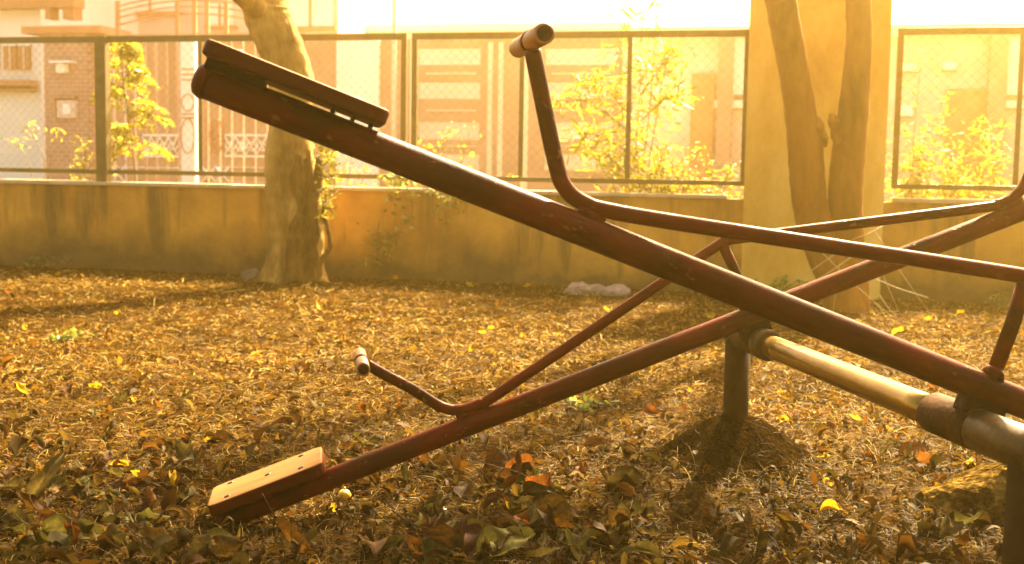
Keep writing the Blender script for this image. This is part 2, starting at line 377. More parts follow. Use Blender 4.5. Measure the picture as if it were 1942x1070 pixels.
def leaf_cards(n, size, pal, y0, y1, name, label, curl=.5, tilt=.5):
    """small leaves as bent two-by-two quads"""
    x, y = in_view(n, y0, y1); n = len(x); z = top_z(x, y)
    s = size*np.exp(rng.normal(0, .35, n)); a = rng.random(n)*2*pi
    c = np.array([[-1, 0], [-.45, .38], [.35, .40], [1, 0], [.35, -.40], [-.45, -.38], [0, 0]])
    cu = rng.normal(0, curl, n); fo = np.abs(rng.normal(0, curl*1.2, n))
    lx = c[None, :, 0]*s[:, None]; ly = c[None, :, 1]*s[:, None]*(.6+.6*rng.random(n))[:, None]
    lz = (np.abs(ly)*fo[:, None]*1.4 + (lx**2/s[:, None])*cu[:, None]*.8)
    t1, t2 = rng.normal(0, tilt, n), rng.normal(0, tilt, n)
    ly2 = ly*np.cos(t1)[:, None]-lz*np.sin(t1)[:, None]; lz2 = ly*np.sin(t1)[:, None]+lz*np.cos(t1)[:, None]
    lx2 = lx*np.cos(t2)[:, None]+lz2*np.sin(t2)[:, None]; lz3 = -lx*np.sin(t2)[:, None]+lz2*np.cos(t2)[:, None]
    lz3 = lz3-lz3.min(1)[:, None]
    wx = x[:, None]+lx2*np.cos(a)[:, None]-ly2*np.sin(a)[:, None]; wy = y[:, None]+lx2*np.sin(a)[:, None]+ly2*np.cos(a)[:, None]
    VV = np.stack([wx, wy, z[:, None]+lz3+.004+.01*rng.random(n)[:, None]], 2).reshape(-1, 3)
    b = np.arange(n)*7
    tri = [(0, 1, 6), (1, 2, 6), (2, 3, 6), (3, 4, 6), (4, 5, 6), (5, 0, 6)]
    FF = np.concatenate([np.stack([b+i, b+j, b+k], 1) for i, j, k in tri])
    pal = np.array(pal); col = pal[rng.integers(0, len(pal), n)]*((.6+.8*rng.random(n))*patchy_near_shade(x, y)*np.where(mound_h(x, y) > .03, .2, 1))[:, None]  # leaf colour cut on the mound, shade painted into it
    o = np_obj(name, VV, FF, MT['straw'], tint=np.tile(col, (6, 1)))
    return props(o, label, 'litter', kind='stuff')
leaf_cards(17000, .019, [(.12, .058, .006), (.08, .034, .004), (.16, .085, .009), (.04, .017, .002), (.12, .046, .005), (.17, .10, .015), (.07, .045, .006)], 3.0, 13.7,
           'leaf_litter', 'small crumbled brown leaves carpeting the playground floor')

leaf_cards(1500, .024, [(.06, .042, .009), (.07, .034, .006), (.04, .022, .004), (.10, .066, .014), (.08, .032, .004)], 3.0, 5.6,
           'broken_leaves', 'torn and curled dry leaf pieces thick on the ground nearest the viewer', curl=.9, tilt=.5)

# ------------------------------------------------------------------ fallen leaves, one by one
def leaf_mesh(name, kind, m, seed):
    r = np.random.default_rng(seed); nu, nv = 23, 11
    Ls, Wd = 1.0, {'ovate': .62, 'long': .36, 'round': .85}[kind]
    curl = r.uniform(.7, 2.3)*r.choice([-1, 1, 1]); fold = r.uniform(.7, 2.2); tw = r.normal(0, .8); wav = r.uniform(.04, .11); ph = r.uniform(0, 6)
    vs = []; tint = []
    for i in range(nu):
        t = i/(nu-1); w = Wd/2*(sin(pi*t**.8)**.75)*(1-.25*t)+.012
        th = curl*(t-.5)
        cx = (sin(th)/curl if abs(curl) > .05 else t-.5)*Ls; cz = (1-cos(th))/curl
        for j in range(nv):
            q = (j/(nv-1)-.5)*2; y = w*q
            g_ = .80+.75*math.exp(-(q/.13)**2)+.22*max(0, cos(2*pi*(6.5*t-.9*abs(q))))**3-.35*max(0, abs(q)-.75)*r.uniform(.2, 2)
            tint.append((g_, g_*.97, g_*.9, 1))
            a = fold*abs(q); yy = (sin(a)/fold)*w*(1 if q > 0 else -1); zz = (1-cos(a))/fold*w
            zz += wav*sin(ph+9*t+3*q)*abs(q)
            k = tw*(t-.5); y2 = yy*cos(k)-zz*sin(k); z2 = yy*sin(k)+zz*cos(k)
            vs.append((cx+z2*-sin(th), y2*(1+.12*sin(17*t+ph)*abs(q)), cz+z2*cos(th)))
    fs = [(i*nv+j, i*nv+j+1, (i+1)*nv+j+1, (i+1)*nv+j) for i in range(nu-1) for j in range(nv-1)]
    mb = MB(); mb.add(vs, fs, True)
    st = [Vector(vs[(nv-1)//2])+Vector((-.16*k, .02*k*k, .03*k)) for k in range(4)]
    mb.tube(st, .012, 5)
    o = obj(name, mb, m); tint += [(.8, .8, .8, 1)]*(len(mb.v)-len(tint))
    o.data.attributes.new('tint', 'FLOAT_COLOR', 'POINT').data.foreach_set('color', np.array(tint, np.float32).ravel()); return o
protos = {}
def proto(col, kind, k):
    key = (col, kind, k)
    if key not in protos:
        o = leaf_mesh('fallen_leaf', kind, MT['l_'+col], len(protos)*13+5); protos[key] = o.data; C.objects.unlink(o); bpy.data.objects.remove(o)
    return protos[key]
LEAF_TXT = dict(
    olive=('grey-green dry curled leaf lying in the near leaf litter', 'curled grey-green fallen leaves'),
    brown=('dull brown dry curled leaf lying in the leaf litter', 'curled brown fallen leaves'),
    orange=('orange-red dry leaf lying in the leaf litter', 'orange-red fallen leaves'),
    yellow=('small bright yellow leaf lying on the dry straw', 'bright yellow fallen leaves'))
def put_leaf(px, py, size, col, kind='ovate', tiltx=None, tilty=None, rz=None, label=None, lift=0):
    p = gpt(px, py); k = random.randrange(7)
    o = bpy.data.objects.new('fallen_leaf', proto(col, kind, k)); C.objects.link(o)
    size *= {'yellow': 1.5, 'orange': 1.2}.get(col, 1.2 if label else 1.2); o.scale = (size,)*3
    o.rotation_euler = Euler((random.choice((-1, 1))*random.uniform(.05, .85) if tiltx is None else tiltx, random.gauss(0, .45) if tilty is None else tilty, random.uniform(0, 2*pi) if rz is None else rz))
    mw = o.rotation_euler.to_matrix()*size
    zmin = min((mw @ v.co).z for v in o.data.vertices)
    o.location = (p.x, p.y, p.z - zmin + .004 + lift)
    return props(o, label or LEAF_TXT[col][0], 'leaf', LEAF_TXT[col][1])
# the ones that can be told apart
put_leaf(88, 985, .20, 'olive', 'long', 1.2, -.9, .6, 'tall folded grey-green leaf standing upright at the far left of the foreground')
put_leaf(140, 1035, .17, 'olive', 'ovate', 1.0, .2, .3, 'broad grey-green leaf leaning up below the folded upright leaf')
put_leaf(125, 915, .17, 'olive', 'long', .5, .3, .3, 'long grey-green leaf with a raised tip, above the upright leaves at left')
put_leaf(150, 945, .12, 'olive', 'ovate', .7, -.1, .2, 'pale-edged cupped leaf below the long raised leaf at left')
put_leaf(285, 1000, .13, 'olive', 'round', .9, 0, .4, 'round dark grey-green leaf below the tan seat board')
put_leaf(215, 1050, .13, 'olive', 'ovate', -.6, .4, 1.2, 'rolled pale leaf curling over near the bottom left')
put_leaf(310, 1050, .13, 'olive', 'ovate', .7, .3, 0, 'glossy arched leaf at the bottom below the seat shadow')
put_leaf(880, 1040, .23, 'olive', 'ovate', .9, .1, .2, 'largest grey-green leaf, crumpled, at the bottom centre')
put_leaf(960, 1060, .18, 'olive', 'ovate', .6, -.2, .5, 'crumpled olive leaf tucked right of the largest crumpled leaf')
put_leaf(1060, 1000, .19, 'brown', 'ovate', .5, 0, .15, 'broad orange-brown leaf lying flat right of the crumpled leaf')
put_leaf(1030, 950, .16, 'olive', 'long', .8, 0, .2, 'dark olive leaf with ragged edge above the orange-brown leaf')
put_leaf(1800, 1020, .16, 'olive', 'ovate', 1.0, -.2, .9, 'pale cupped leaf standing in front of the flat stone')
put_leaf(1745, 1052, .11, 'orange', 'long', .2, 0, .1, 'vivid orange leaf lying flat at the bottom right')
put_leaf(1770, 930, .10, 'orange', 'ovate', .8, .3, 1.2, 'orange leaf leaning against the flat stone')
put_leaf(840, 890, .12, 'orange', 'ovate', .5, .1, .5, 'vivid orange-red leaf under the sloping lower beam')
put_leaf(1135, 858, .12, 'brown', 'ovate', .8, .2, .7, 'brown leaf standing on edge right of the lower beam')
put_leaf(1235, 872, .11, 'olive', 'ovate', .9, .1, .4, 'olive leaf beside the earth mound')
put_leaf(958, 895, .14, 'brown', 'ovate', .8, .2, .3, 'tan leaf leaning over below the middle of the lower beam')
put_leaf(228, 768, .13, 'olive', 'long', .7, .5, 2.6, 'pale hooked leaf alone on the straw left of the lower seat')
put_leaf(348, 770, .13, 'olive', 'long', .5, .6, 2.7, 'pale leaf with a bent stalk above the lower seat')
put_leaf(430, 848, .15, 'brown', 'long', .2, 0, .1, 'dark flat brown leaf just above the tan seat board')
put_leaf(398, 843, .05, 'yellow', 'round', .7, 0, .2, 'yellow leaf touching the dark leaf above the seat board')
put_leaf(520, 822, .08, 'olive', 'round', 1.0, 0, .2, 'dark round leaf standing just above the seat board')
put_leaf(70, 852, .13, 'orange', 'ovate', .4, 0, .1, 'rusty orange leaf at the left edge above the foreground leaves')
put_leaf(1235, 790, .14, 'orange', 'ovate', .6, .1, .4, 'pale orange leaf clump left of the far post')
put_leaf(1752, 820, .11, 'orange', 'ovate', .6, .2, .8, 'dark orange leaf under the axle')
put_leaf(1735, 870, .13, 'brown', 'ovate', .3, 0, .3, 'flat red-brown leaf between axle and flat stone')
put_leaf(1485, 803, .055, 'yellow', 'round', .9, .1, .4, 'yellow leaf standing just right of the far post')
put_leaf(1482, 748, .05, 'yellow', 'round', .3, .1, .4, 'yellow leaf lying beyond the far post')
put_leaf(1840, 888, .065, 'yellow', 'round', .7, .1, .4, 'bright yellow leaf behind the flat stone')
put_leaf(1900, 880, .06, 'yellow', 'round', .9, .1, .4, 'bright yellow leaf half hidden by the near post')
put_leaf(1580, 985, .09, 'yellow', 'long', .3, 0, .1, 'yellow-orange rolled leaf in the right foreground')
for px, py, s in ((915, 634, .06), (930, 628, .05), (487, 676, .06), (178, 738, .06), (600, 597, .09), (225, 598, .06), (45, 628, .06), (783, 678, .05), (900, 680, .06),
                  (990, 642, .05), (110, 523, .06), (405, 558, .06), (438, 552, .06), (890, 545, .07), (748, 533, .06), (1000, 545, .07), (250, 765, .05), (1135, 716, .06), (1150, 590, .06), (690, 706, .05),
                  (1350, 605, .08), (1305, 745, .05), (1620, 800, .05), (1560, 878, .05), (1700, 640, .07), (1760, 610, .07), (1820, 600, .07)):
    put_leaf(px, py, s*1.05, 'yellow', 'round')
for px, py, s in ((15, 560, .10), (8, 590, .10), (20, 715, .11), (530, 585, .08), (550, 560, .08), (690, 795, .10), (755, 780, .07), (620, 880, .08), (370, 878, .07), (235, 920, .09), (1650, 880, .08), (30, 945, .10), (1300, 790, .09), (1700, 840, .07), (1470, 830, .07)):
    put_leaf(px, py, s, 'orange', random.choice(['ovate', 'long']))
for i in range(205):
    if i < 170:
        zone = random.random()
        if zone < .42: px, py = random.uniform(-20, 460), 1075-180*random.random()**1.2
        elif zone < .72: px, py = random.gauss(930, 160), 1075-170*random.random()**1.3
        else: px, py = random.uniform(0, 1900), 1075-190*random.random()**1.4
    else: px, py = random.uniform(0, 1930), random.uniform(720, 930)
    if 380 < px < 640 and 860 < py < 960: continue
    if 1240 < px < 1520 and 780 < py < 925: continue
    col = random.choices(['olive', 'brown', 'orange', 'yellow'], [4.5, 5, 1.6, .4])[0]
    s = random.uniform(.06, .15)*(1.0 if col != 'yellow' else .6)
    put_leaf(px, py, s, col, random.choice(['ovate', 'ovate', 'long', 'round']))

def ball(name, px, py, r, m, label, cat, flat=.92):
    p = gpt(px, py); mb = MB(); vs = []; fs = []; n, k = 8, 14
    for i in range(n+1):
        th = pi*i/n
        for j in range(k):
            ph = 2*pi*j/k; q = 1+.04*sin(3*ph+2*th)
            vs.append((p.x+r*q*sin(th)*cos(ph), p.y+r*q*sin(th)*sin(ph), p.z+r*flat*.9+r*flat*cos(th)*(1 if th > .3 else .93)))
    fs = [(i*k+j, (i+1)*k+j, (i+1)*k+(j+1) % k, i*k+(j+1) % k) for i in range(n) for j in range(k)]
    mb.add(vs, fs, True); mb.tube([(p.x, p.y, p.z+2*r*flat*.9), (p.x+.1*r, p.y, p.z+2.25*r*flat)], r*.12, 6)
    return props(obj(name, mb, m, loc=p), label, cat)
ball('fruit', 653, 950, .026, MT['fruit'], 'round yellow-orange fruit lying beside the lower beam', 'fruit')
ball('berry', 841, 976, .014, MT['berry'], 'tiny pale round berry in the leaf litter below the lower beam', 'berry')

def rock(name, p, sx, sy, sz, m, label, seed, cat='stone', group=None, flat=1.0):
    r = np.random.default_rng(seed); n, k = 22, 40; vs = []
    dirs = r.normal(0, 1, (22, 3)); dirs /= np.linalg.norm(dirs, axis=1)[:, None]; dd = r.uniform(.58, .98, 22)
    for i in range(n+1):
        th = pi*i/n
        for j in range(k):
            ph = 2*pi*j/k; d = np.array([sin(th)*cos(ph), sin(th)*sin(ph), cos(th)])
            q = 1.0
            for D, e in zip(dirs, dd):
                c = d@D
                if c > .01: q = min(q, e/c)
            q *= 1+.03*sin(7*ph+3*th+seed)+.025*sin(13*th+5*ph)+.02*sin(19*ph-11*th)*sin(th)
            vs.append((p[0]+d[0]*q*sx, p[1]+d[1]*q*sy, p[2]+d[2]*q*sz))
    mb = MB(); mb.add(vs, [(i*k+j, (i+1)*k+j, (i+1)*k+(j+1) % k, i*k+(j+1) % k) for i in range(n) for j in range(k)], False)
    return props(obj(name, mb, m, loc=p), label, cat, group)
p = gpt(1870, 985); rock('flat_stone', (p.x+.14, p.y+.10, p.z+.03), .36, .27, .23, MT['slab'], 'big flat-topped mottled stone with a dark front behind the near post', 21)
for px, py, s, sd, lb in ((1098, 556, .15, 3, 'left stone of the pale pinkish trio at the wall foot'), (1130, 558, .13, 4, 'middle stone of the pale pinkish trio at the wall foot'), (1166, 560, .12, 5, 'right stone of the pale pinkish trio at the wall foot')):
    p = gpt(px, py); rock('stone', (p.x, p.y, p.z+s*.12), s*1.3, s*.9, s*.85, MT['stone'], lb, sd, group='pale stones by the wall')
p = gpt(476, 531); rock('stone', (p.x, p.y, p.z+.03), .11, .09, .10, MT['stoned'], 'dark stone beside the foot of the twisted tree', 9)
p = gpt(275, 508); rock('stone', (p.x, p.y, p.z+.005), .07, .05, .03, MT['stone'], 'small white pebble lying at the wall foot', 10)

# earth mound round the far post
mb = MB(); vs = []; n, k = 22, 56; c = FAR_POST
for i in range(n+1):
    t = i/n
    for j in range(k):
        ph = 2*pi*j/k; rr = t*(.33+.04*sin(3*ph+1)+.02*sin(5*ph))*1.04
        x, y = c.x+rr*cos(ph)*1.15, c.y+rr*sin(ph)
        vs.append((x, y, float(top_z(x, y))-.008*(t > .97)+.010*float(fbm(np.array(x*9), np.array(y*9)))*(1-t)))
fs = [(i*k+j, i*k+(j+1) % k, (i+1)*k+(j+1) % k, (i+1)*k+j) for i in range(n) for j in range(k)]
mb.add(vs, fs, True)
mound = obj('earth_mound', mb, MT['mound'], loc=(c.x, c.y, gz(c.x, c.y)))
props(mound, 'heap of earth and straw with shade in its colour, packed around the far seesaw post', 'mound')

# ------------------------------------------------------------------ seesaw
def seesaw(P, th, label, hp, sz):
    t = thing('seesaw', P, label, 'seesaw', 'twin seesaws on the shared axle')
    t.rotation_mode = 'XYZ'; t.rotation_euler = (0, 0, 0)
    t.matrix_world = Matrix.Translation(P) @ Matrix.Rotation(AZ, 4, 'Z') @ Matrix.Rotation(th, 4, 'Y')
    V3 = lambda s, n, v=0: Vector((-s, v, n))         # s towards the left end, n above, v away from the viewer
    o_ = lambda name, mb, m, par=t: obj(name, mb, m, par, local=True)
    # main pipe
    bm_ = MB(); bm_.tube([V3(s, OFF) for s in np.linspace(2.13, -2.13, 40)], BR, 28)
    beam = o_('beam', bm_, MT['paint'])
    for sg in (1, -1):
        mb = MB(); pr = [(2.13, BR+.002), (2.142, BR+.002), (2.156, BR*.86), (2.163, BR*.5), (2.165, .002)]
        mb.tube([V3(sg*s, OFF) for s, _ in pr], [r for _, r in pr], 24); o_('end_cap', mb, MT['paint'], beam)
    # pivot saddle and sleeve
    mb = MB(); mb.box((-.06, -.028, .03), (.06, .030, OFF-.01), None, .006); o_('saddle', mb, MT['paint_dark'])
    mb = MB(); mb.tube([V3(0, 0, v) for v in (-.032, -.028, .196, .20)], [.054, .057, .057, .054], 32); sl_ = o_('pivot_sleeve', mb, MT['rust'])
    for sg in (1, -1):
        # bent handle pipe: grip neck, bend, straight to the apex
        pts = []
        for i, (s, n) in enumerate(hp):
            pts.append(V3(sg*s, n))
        path = smooth_path(pts, 6)
        mb = MB(); mb.tube(path, HR, 18); o_('handle', mb, MT['paint'])
        s0, n0 = hp[0]
        d = (V3(sg*hp[0][0], hp[0][1])-V3(sg*hp[1][0], hp[1][1])).normalized(); tip = V3(sg*s0, n0)+d*.02
        mb = MB(); y = Vector((0, 1, 0))
        mb.tube([tip-y*.185, tip-y*.182, tip+y*.182, tip+y*.185], [.022, .0245, .0245, .022], 20); gp = o_('grip', mb, MT['bare'])
        for sy in (-1, 1):
            mb = MB(); mb.tube([tip+y*sy*.1835, tip+y*sy*.187], .0185, 16); o_('grip_plug', mb, MT['rust'], gp)
        mb = MB(); mb.tube([tip-y*.022, tip+y*.022], .0265, 18); o_('grip_weld', mb, MT['paint'], gp)
        # seat board on two brackets
        a, b = (1.718, 2.155)
        import bmesh
        q = bmesh.new(); bmesh.ops.create_cube(q, size=1)
        lo, hi = Vector((a, -.14, sz[0])), Vector((b, .14, sz[1]))
        for v in q.verts: v.co = Vector([lo[i]+(v.co[i]+.5)*(hi[i]-lo[i]) for i in range(3)])
        ve = [e for e in q.edges if abs(e.verts[0].co.z-e.verts[1].co.z) > .01]
        bmesh.ops.bevel(q, geom=ve, offset=.035, segments=5, affect='EDGES', profile=.5)
        hz = [e for e in q.edges if abs(e.verts[0].co.z-e.verts[1].co.z) < .001 and len(e.link_faces) == 2 and abs(e.link_faces[0].normal.z-e.link_faces[1].normal.z) > .5]
        bmesh.ops.bevel(q, geom=hz, offset=.007, segments=2, affect='EDGES', profile=.5)
        q.verts.index_update(); q.faces.ensure_lookup_table()
        mb = MB(); flip = sg < 0 or True
        vs = [Vector((-sg*v.co.x, v.co.y, v.co.z)) for v in q.verts]
        fs = [[v.index for v in (f.verts if sg < 0 else reversed(f.verts[:]))] for f in q.faces]
        mb.add(vs, fs); top = [f.normal.z > .9 for f in q.faces]; q.free()
        seat = o_('seat', mb, MT['seatwood']); seat.data.materials.append(MT['seattop'])
        for pl, tp in zip(seat.data.polygons, top): pl.material_index = int(tp)
        for s, v in ((1.80, -.095), (1.80, .095), (2.08, -.095), (2.08, .095), (1.93, .0)):
            mb = MB(); mb.tube([V3(sg*s, sz[1]-.0015, v), V3(sg*s, sz[1]+.002, v), V3(sg*s, sz[1]+.004, v)], [.012, .012, .008], 12); o_('bolt_head', mb, MT['bolt'], seat)
        for s in (1.745, 1.79, 1.84):
            mb = MB(); mb.tube([V3(sg*s, OFF+BR-.008), V3(sg*s, sz[0]+.003)], .006, 8); o_('bolt_shank', mb, MT['bolt'], seat)
        mb = MB(); mb.box((-sg*2.075-.07, -.06, OFF+BR-.012), (-sg*2.075+.07, .06, sz[0]+.0015)); o_('seat_bracket', mb, MT['paint_dark'])
        mb = MB(); mb.tube([V3(sg*1.205, .150), V3(sg*1.18, .152), V3(sg*1.13, .148)], [.018, .023, .012], 12); o_('handle_weld', mb, MT['paint'])
    ap = V3(hp[-1][0], hp[-1][1])
    mb = MB(); mb.tube([V3(.018, hp[-1][1]), V3(.004, .30), V3(0, OFF+BR-.01)], HR*.98, 18); o_('strut', mb, MT['paint'])
    mb = MB(); mb.tube([V3(.003, OFF+BR-.006), V3(.003, OFF+BR+.012), V3(.003, OFF+BR+.022)], [.034, .027, .021], 18); o_('strut_weld', mb, MT['paint'])
    return t
hpN = [(1.450, .468), (1.395, .385), (1.339, .300), (1.283, .219), (1.258, .193), (1.228, .177), (1.19, .171), (1.14, .174), (.944, .214), (.234, .373), (.03, .418), (.0, .421)]
hpF = [(1.450, .466), (1.39, .392), (1.326, .319), (1.262, .232), (1.225, .196), (1.188, .178), (1.15, .170), (1.10, .170), (1.015, .184), (.304, .352), (.03, .416), (.0, .421)]
seesaw(PN, 0.35832, 'nearer dark red pipe seesaw, its left seat tilted up high', hpN, (.160, .197))
seesaw(PF, -0.35869, 'farther dark red pipe seesaw, its tan left seat down on the ground', hpF, (.163, .209))

# shared frame
frame = thing('seesaw_support', Vector((PF.x, PF.y, 0))-U*.8, 'galvanised axle pipe on two brown posts carrying both seesaws', 'support frame')
A = lambda v, z=0: PF - U*v + Vector((0, 0, z))
mb = MB(); mb.tube([A(v) for v in np.linspace(.14, 1.37, 14)], .0435, 32); obj('axle', mb, MT['galv'], frame)
mb = MB(); mb.tube([A(v) for v in (.036, .042, .11, .115)], [.055, .060, .060, .052], 32); obj('collar', mb, MT['galvdark'], frame)
mb = MB(); mb.tube([A(v) for v in (-.29, -.285, -.202)], [.046, .051, .051], 32); obj('axle_stub', mb, MT['rust'], frame)
mb = MB(); mb.tube([A(v) for v in (1.625, 1.631, 2.0, 2.005)], [.051, .055, .055, .046], 32); obj('axle_stub', mb, MT['galvdark'], frame)
mb = MB(); mb.tube([A(v) for v in (1.37, 1.375, 1.38)], [.0445, .047, .0445], 32); obj('seam_ring', mb, MT['galvdark'], frame)
for q, zt in ((FAR_POST, PF.z), (NEAR_POST, PF.z)):
    mb = MB(); mb.tube([(q.x, q.y, gz(q.x, q.y)-.25), (q.x, q.y, zt-.02)], .0515, 28); obj('post', mb, MT['post'], frame)

# ------------------------------------------------------------------ boundary wall, pillar, fence
UP = Vector((0, 0, 1)); WF = (W(0, 0, 0), WD, WN, UP)
WT = 0.975
def grid_wall(u0, u1, z0, z1, w0, w1, n, m, amp, seed, name, material, parent=None, base=None):
    """slab whose front face undulates like hand-laid plaster"""
    mb = MB(); us = np.linspace(u0, u1, n); zs = np.linspace(z0, z1, m); vs = []
    for z in zs:
        for u in us: vs.append(W(u, w0+amp*float(fbm(np.array(u*2.1+seed), np.array(z*2.7+seed), seed)), z))
    mb.add(vs, [(j*n+i, j*n+i+1, (j+1)*n+i+1, (j+1)*n+i) for j in range(m-1) for i in range(n-1)], True)
    mb.box((u0, w0+amp+.012, z0), (u1, w1, z1-.001), WF)
    return obj(name, mb, material, parent, loc=base)
wt = thing('boundary_wall', W(0, .1, 0), 'low stained ochre plaster wall along the back of the playground', 'wall')
grid_wall(-9, 9, -.3, WT-.03, 0, .24, 220, 16, .010, 3, 'wall_face', MT['wall'], wt)
# coping in broken lengths
us = [-9, -6.2, -4.9, -3.2, -1.0, .4, 2.2]
for a, b in list(zip(us[:-1], us[1:]))+[(3.78, 5.2), (5.2, 9)]:
    mb = MB(); dz = random.uniform(-.006, .006)
    mb.box((a+.004, -.035, WT-.03), (b-.004, .27, WT+.012+dz), WF, .008); obj('coping', mb, MT['coping'], wt)
u0, _ = wuz(1420, 100); u1, _ = wuz(1688, 100)
pil = thing('wall_pillar', W((u0+u1)/2, .1, 0), 'tall wide ochre plaster pillar behind the forked tree', 'pillar')
grid_wall(u0, u1, -.3, 3.2, -.05, .40, 30, 60, .012, 8, 'pillar_shaft', MT['pillar'], pil)
mb = MB(); mb.box((u0-.08, -.13, 3.202), (u1+.08, .48, 3.34), WF, .01); obj('pillar_cap', mb, MT['coping'], pil)

def fence(name, label, panels, subs, zt, zb, extra=None):
    t = thing(name, W(panels[0][0], .12, 0), label, 'fence', 'wire fence runs along the wall')
    fw = .045
    for (a, b) in panels:
        mb = MB()
        for (x0, x1, z0, z1) in ((a, b, zt-.07, zt), (a, b, zb, zb+.05), (a, a+.06, zb+.05, zt-.07), (b-.06, b, zb+.05, zt-.07)):
            mb.box((x0, .10, z0), (x1, .10+fw, z1), WF, .004)
        obj('panel_frame', mb, MT['fence'], t)
        mb = MB(); h = zt-zb; st = .105; k = 0; y = .125
        x = a-h
        while x < b:
            for s in (1, -1):
                p0, p1 = (x, zb), (x+h, zt)
                q0 = max(a, x); q1 = min(b, x+h)
                if q1 > q0:
                    z0, z1 = zb+(q0-x), zb+(q1-x)
                    if s < 0: z0, z1 = zt-(q0-x), zt-(q1-x)
                    mb.tube([W(q0, y+.003*s, z0), W(q1, y+.003*s, z1)], .0012, 4, False)
            x += st
        obj('wire_mesh', mb, MT['wire'], t)
    for u, wd in subs:
        mb = MB(); mb.box((u-wd/2, .085, zb+.052), (u+wd/2, .10-.002, zt-.072), WF, .003); obj('mullion', mb, MT['fence'], t)
    for u, wd, z0, z1 in extra or []:
        mb = MB(); mb.box((u-wd/2, .07, z0), (u+wd/2, .07+wd*.8, z1), WF, .006); obj('fence_post', mb, MT['fence'], t)
    return t
fu = lambda px, py=200: wuz(px, py)[0]
ZT, ZB = 2.625, 1.075
fence('wire_fence', 'long olive framed wire mesh fence on the wall left of the pillar',
      [(-8.5, fu(183.2)), (fu(183.8), fu(764)), (fu(774), fu(1419))], [(fu(372), .05), (fu(568), .05), (fu(985), .05), (fu(1190), .05)], ZT, ZB,
      [(fu(183.5), .135, WT+.01, ZT)])
fence('wire_fence', 'short framed wire mesh fence on the wall right of the pillar', [(fu(1698), fu(1698)+3.6)], [(fu(1936), .05)], ZT, ZB)

# ------------------------------------------------------------------ trees
def bark_tube(mb, pts, rad, seed, k=8, seg=26, amp=.10, twist=.6):
    path = smooth_path(pts, k); rr = interp(rad, k); r = random.Random(seed)
    ph = [r.uniform(0, 6.3) for _ in range(6)]
    def wob(i, th):
        t = i/k
        return 1+amp*(.5*sin(3*th+ph[0]+twist*t)+.35*sin(5*th+ph[1]-twist*1.4*t)+.3*sin(2*th+ph[2]+1.7*t)+.25*sin(9*th+ph[3]+.5*t)+.2*sin(1.3*i+ph[4]+th))
    mb.tube(path, rr, seg, True, wob)
def leaves_np(centres, size, pal, r, flat=.0, aspect=.45, droop=0):
    """diamond-fold leaves (4 tris) at the given centres; returns V, F, tint"""
    n = len(centres); P = np.asarray(centres)
    d = r.normal(0, 1, (n, 3)); d[:, 2] = d[:, 2]*.6-droop; d /= np.linalg.norm(d, axis=1)[:, None]
    e = np.cross(d, r.normal(0, 1, (n, 3))+np.array([0, 0, flat])); e /= np.linalg.norm(e, axis=1)[:, None]+1e-9
    nn = np.cross(d, e); s = size*np.exp(r.normal(0, .3, n))[:, None]
    a = P-d*s*.5; b = P+d*s*.5; l = P+e*s*aspect*.5+nn*s*.08; q = P-e*s*aspect*.5+nn*s*.08
    V = np.stack([a, l, b, q, P-nn*s*.02], 1).reshape(-1, 3); i = np.arange(n)*5
    Fq = np.concatenate([np.stack([i, i+1, i+4], 1), np.stack([i+1, i+2, i+4], 1), np.stack([i+2, i+3, i+4], 1), np.stack([i+3, i, i+4], 1)])
    pal = np.array(pal); col = pal[r.integers(0, len(pal), n)]*(.7+.6*r.random(n))[:, None]
    return V, Fq, np.tile(col, (4, 1))
def crown(parent, tips, n, rad, seed):
    r = np.random.default_rng(seed); cs = []
    for t in tips:
        m = n//len(tips); k = 9
        sub = np.array(t)+r.normal(0, rad, (k, 3))*np.array([1, 1, .6])
        cs.append(sub[r.integers(0, k, m)]+r.normal(0, rad*.36, (m, 3)))
    cs = np.concatenate(cs); cs = cs[cs[:, 2] > 4.6]
    V, Fq, tint = leaves_np(cs, .13, [(.07, .09, .015), (.10, .12, .02), (.05, .065, .012), (.14, .14, .03)], r)
    np_obj('crown', V, Fq, MT['crown'], tint, parent, base=tuple(parent.location))

rs0 = random.Random(12)
# twisted tree left of centre
tb = gpt(562, 537)
def tp(px, py, dy=0.0):                      # a point in the plane through the trunk foot
    r = ray(px, py); t = (tb.y+dy-CAM.y)/r.y; return CAM+r*t
ppm = F_PX/tb.y
t1 = thing('tree', tb, 'stout twisted tree with pale bark and roots wound round its right side', 'tree')
mb = MB()
pts = [(560, 560), (561, 535), (562, 500), (563, 450), (560, 400), (556, 350), (550, 300), (553, 250), (557, 200), (550, 150), (534, 100), (515, 55), (503, 20), (505, -10), (514, -70), (528, -150), (545, -240)]
wid = [112, 108, 100, 104, 106, 104, 92, 84, 80, 86, 88, 88, 84, 66, 56, 48, 38]
bark_tube(mb, [tp(*q) for q in pts], [w/2/ppm*.97 for w in wid], 1)
tips = []
for br, rd0, sd in (([(506, 45), (478, 8), (440, -30), (395, -90), (350, -170)], (40, 36, 32, 26, 14), 2), ([(520, 0), (560, -70), (620, -150), (700, -240)], (34, 26, 20, 10), 3), ([(350, -170), (300, -230), (270, -300)], (14, 10, 5), 4), ([(545, -240), (540, -330), (500, -420)], (19, 13, 6), 5)):
    q = [tp(*b, dy=.25*i*(1 if sd % 2 else -1)) for i, b in enumerate(br)]
    bark_tube(mb, q, [w/2/ppm*1.15 for w in rd0], sd, seg=16); tips.append(q[-1])
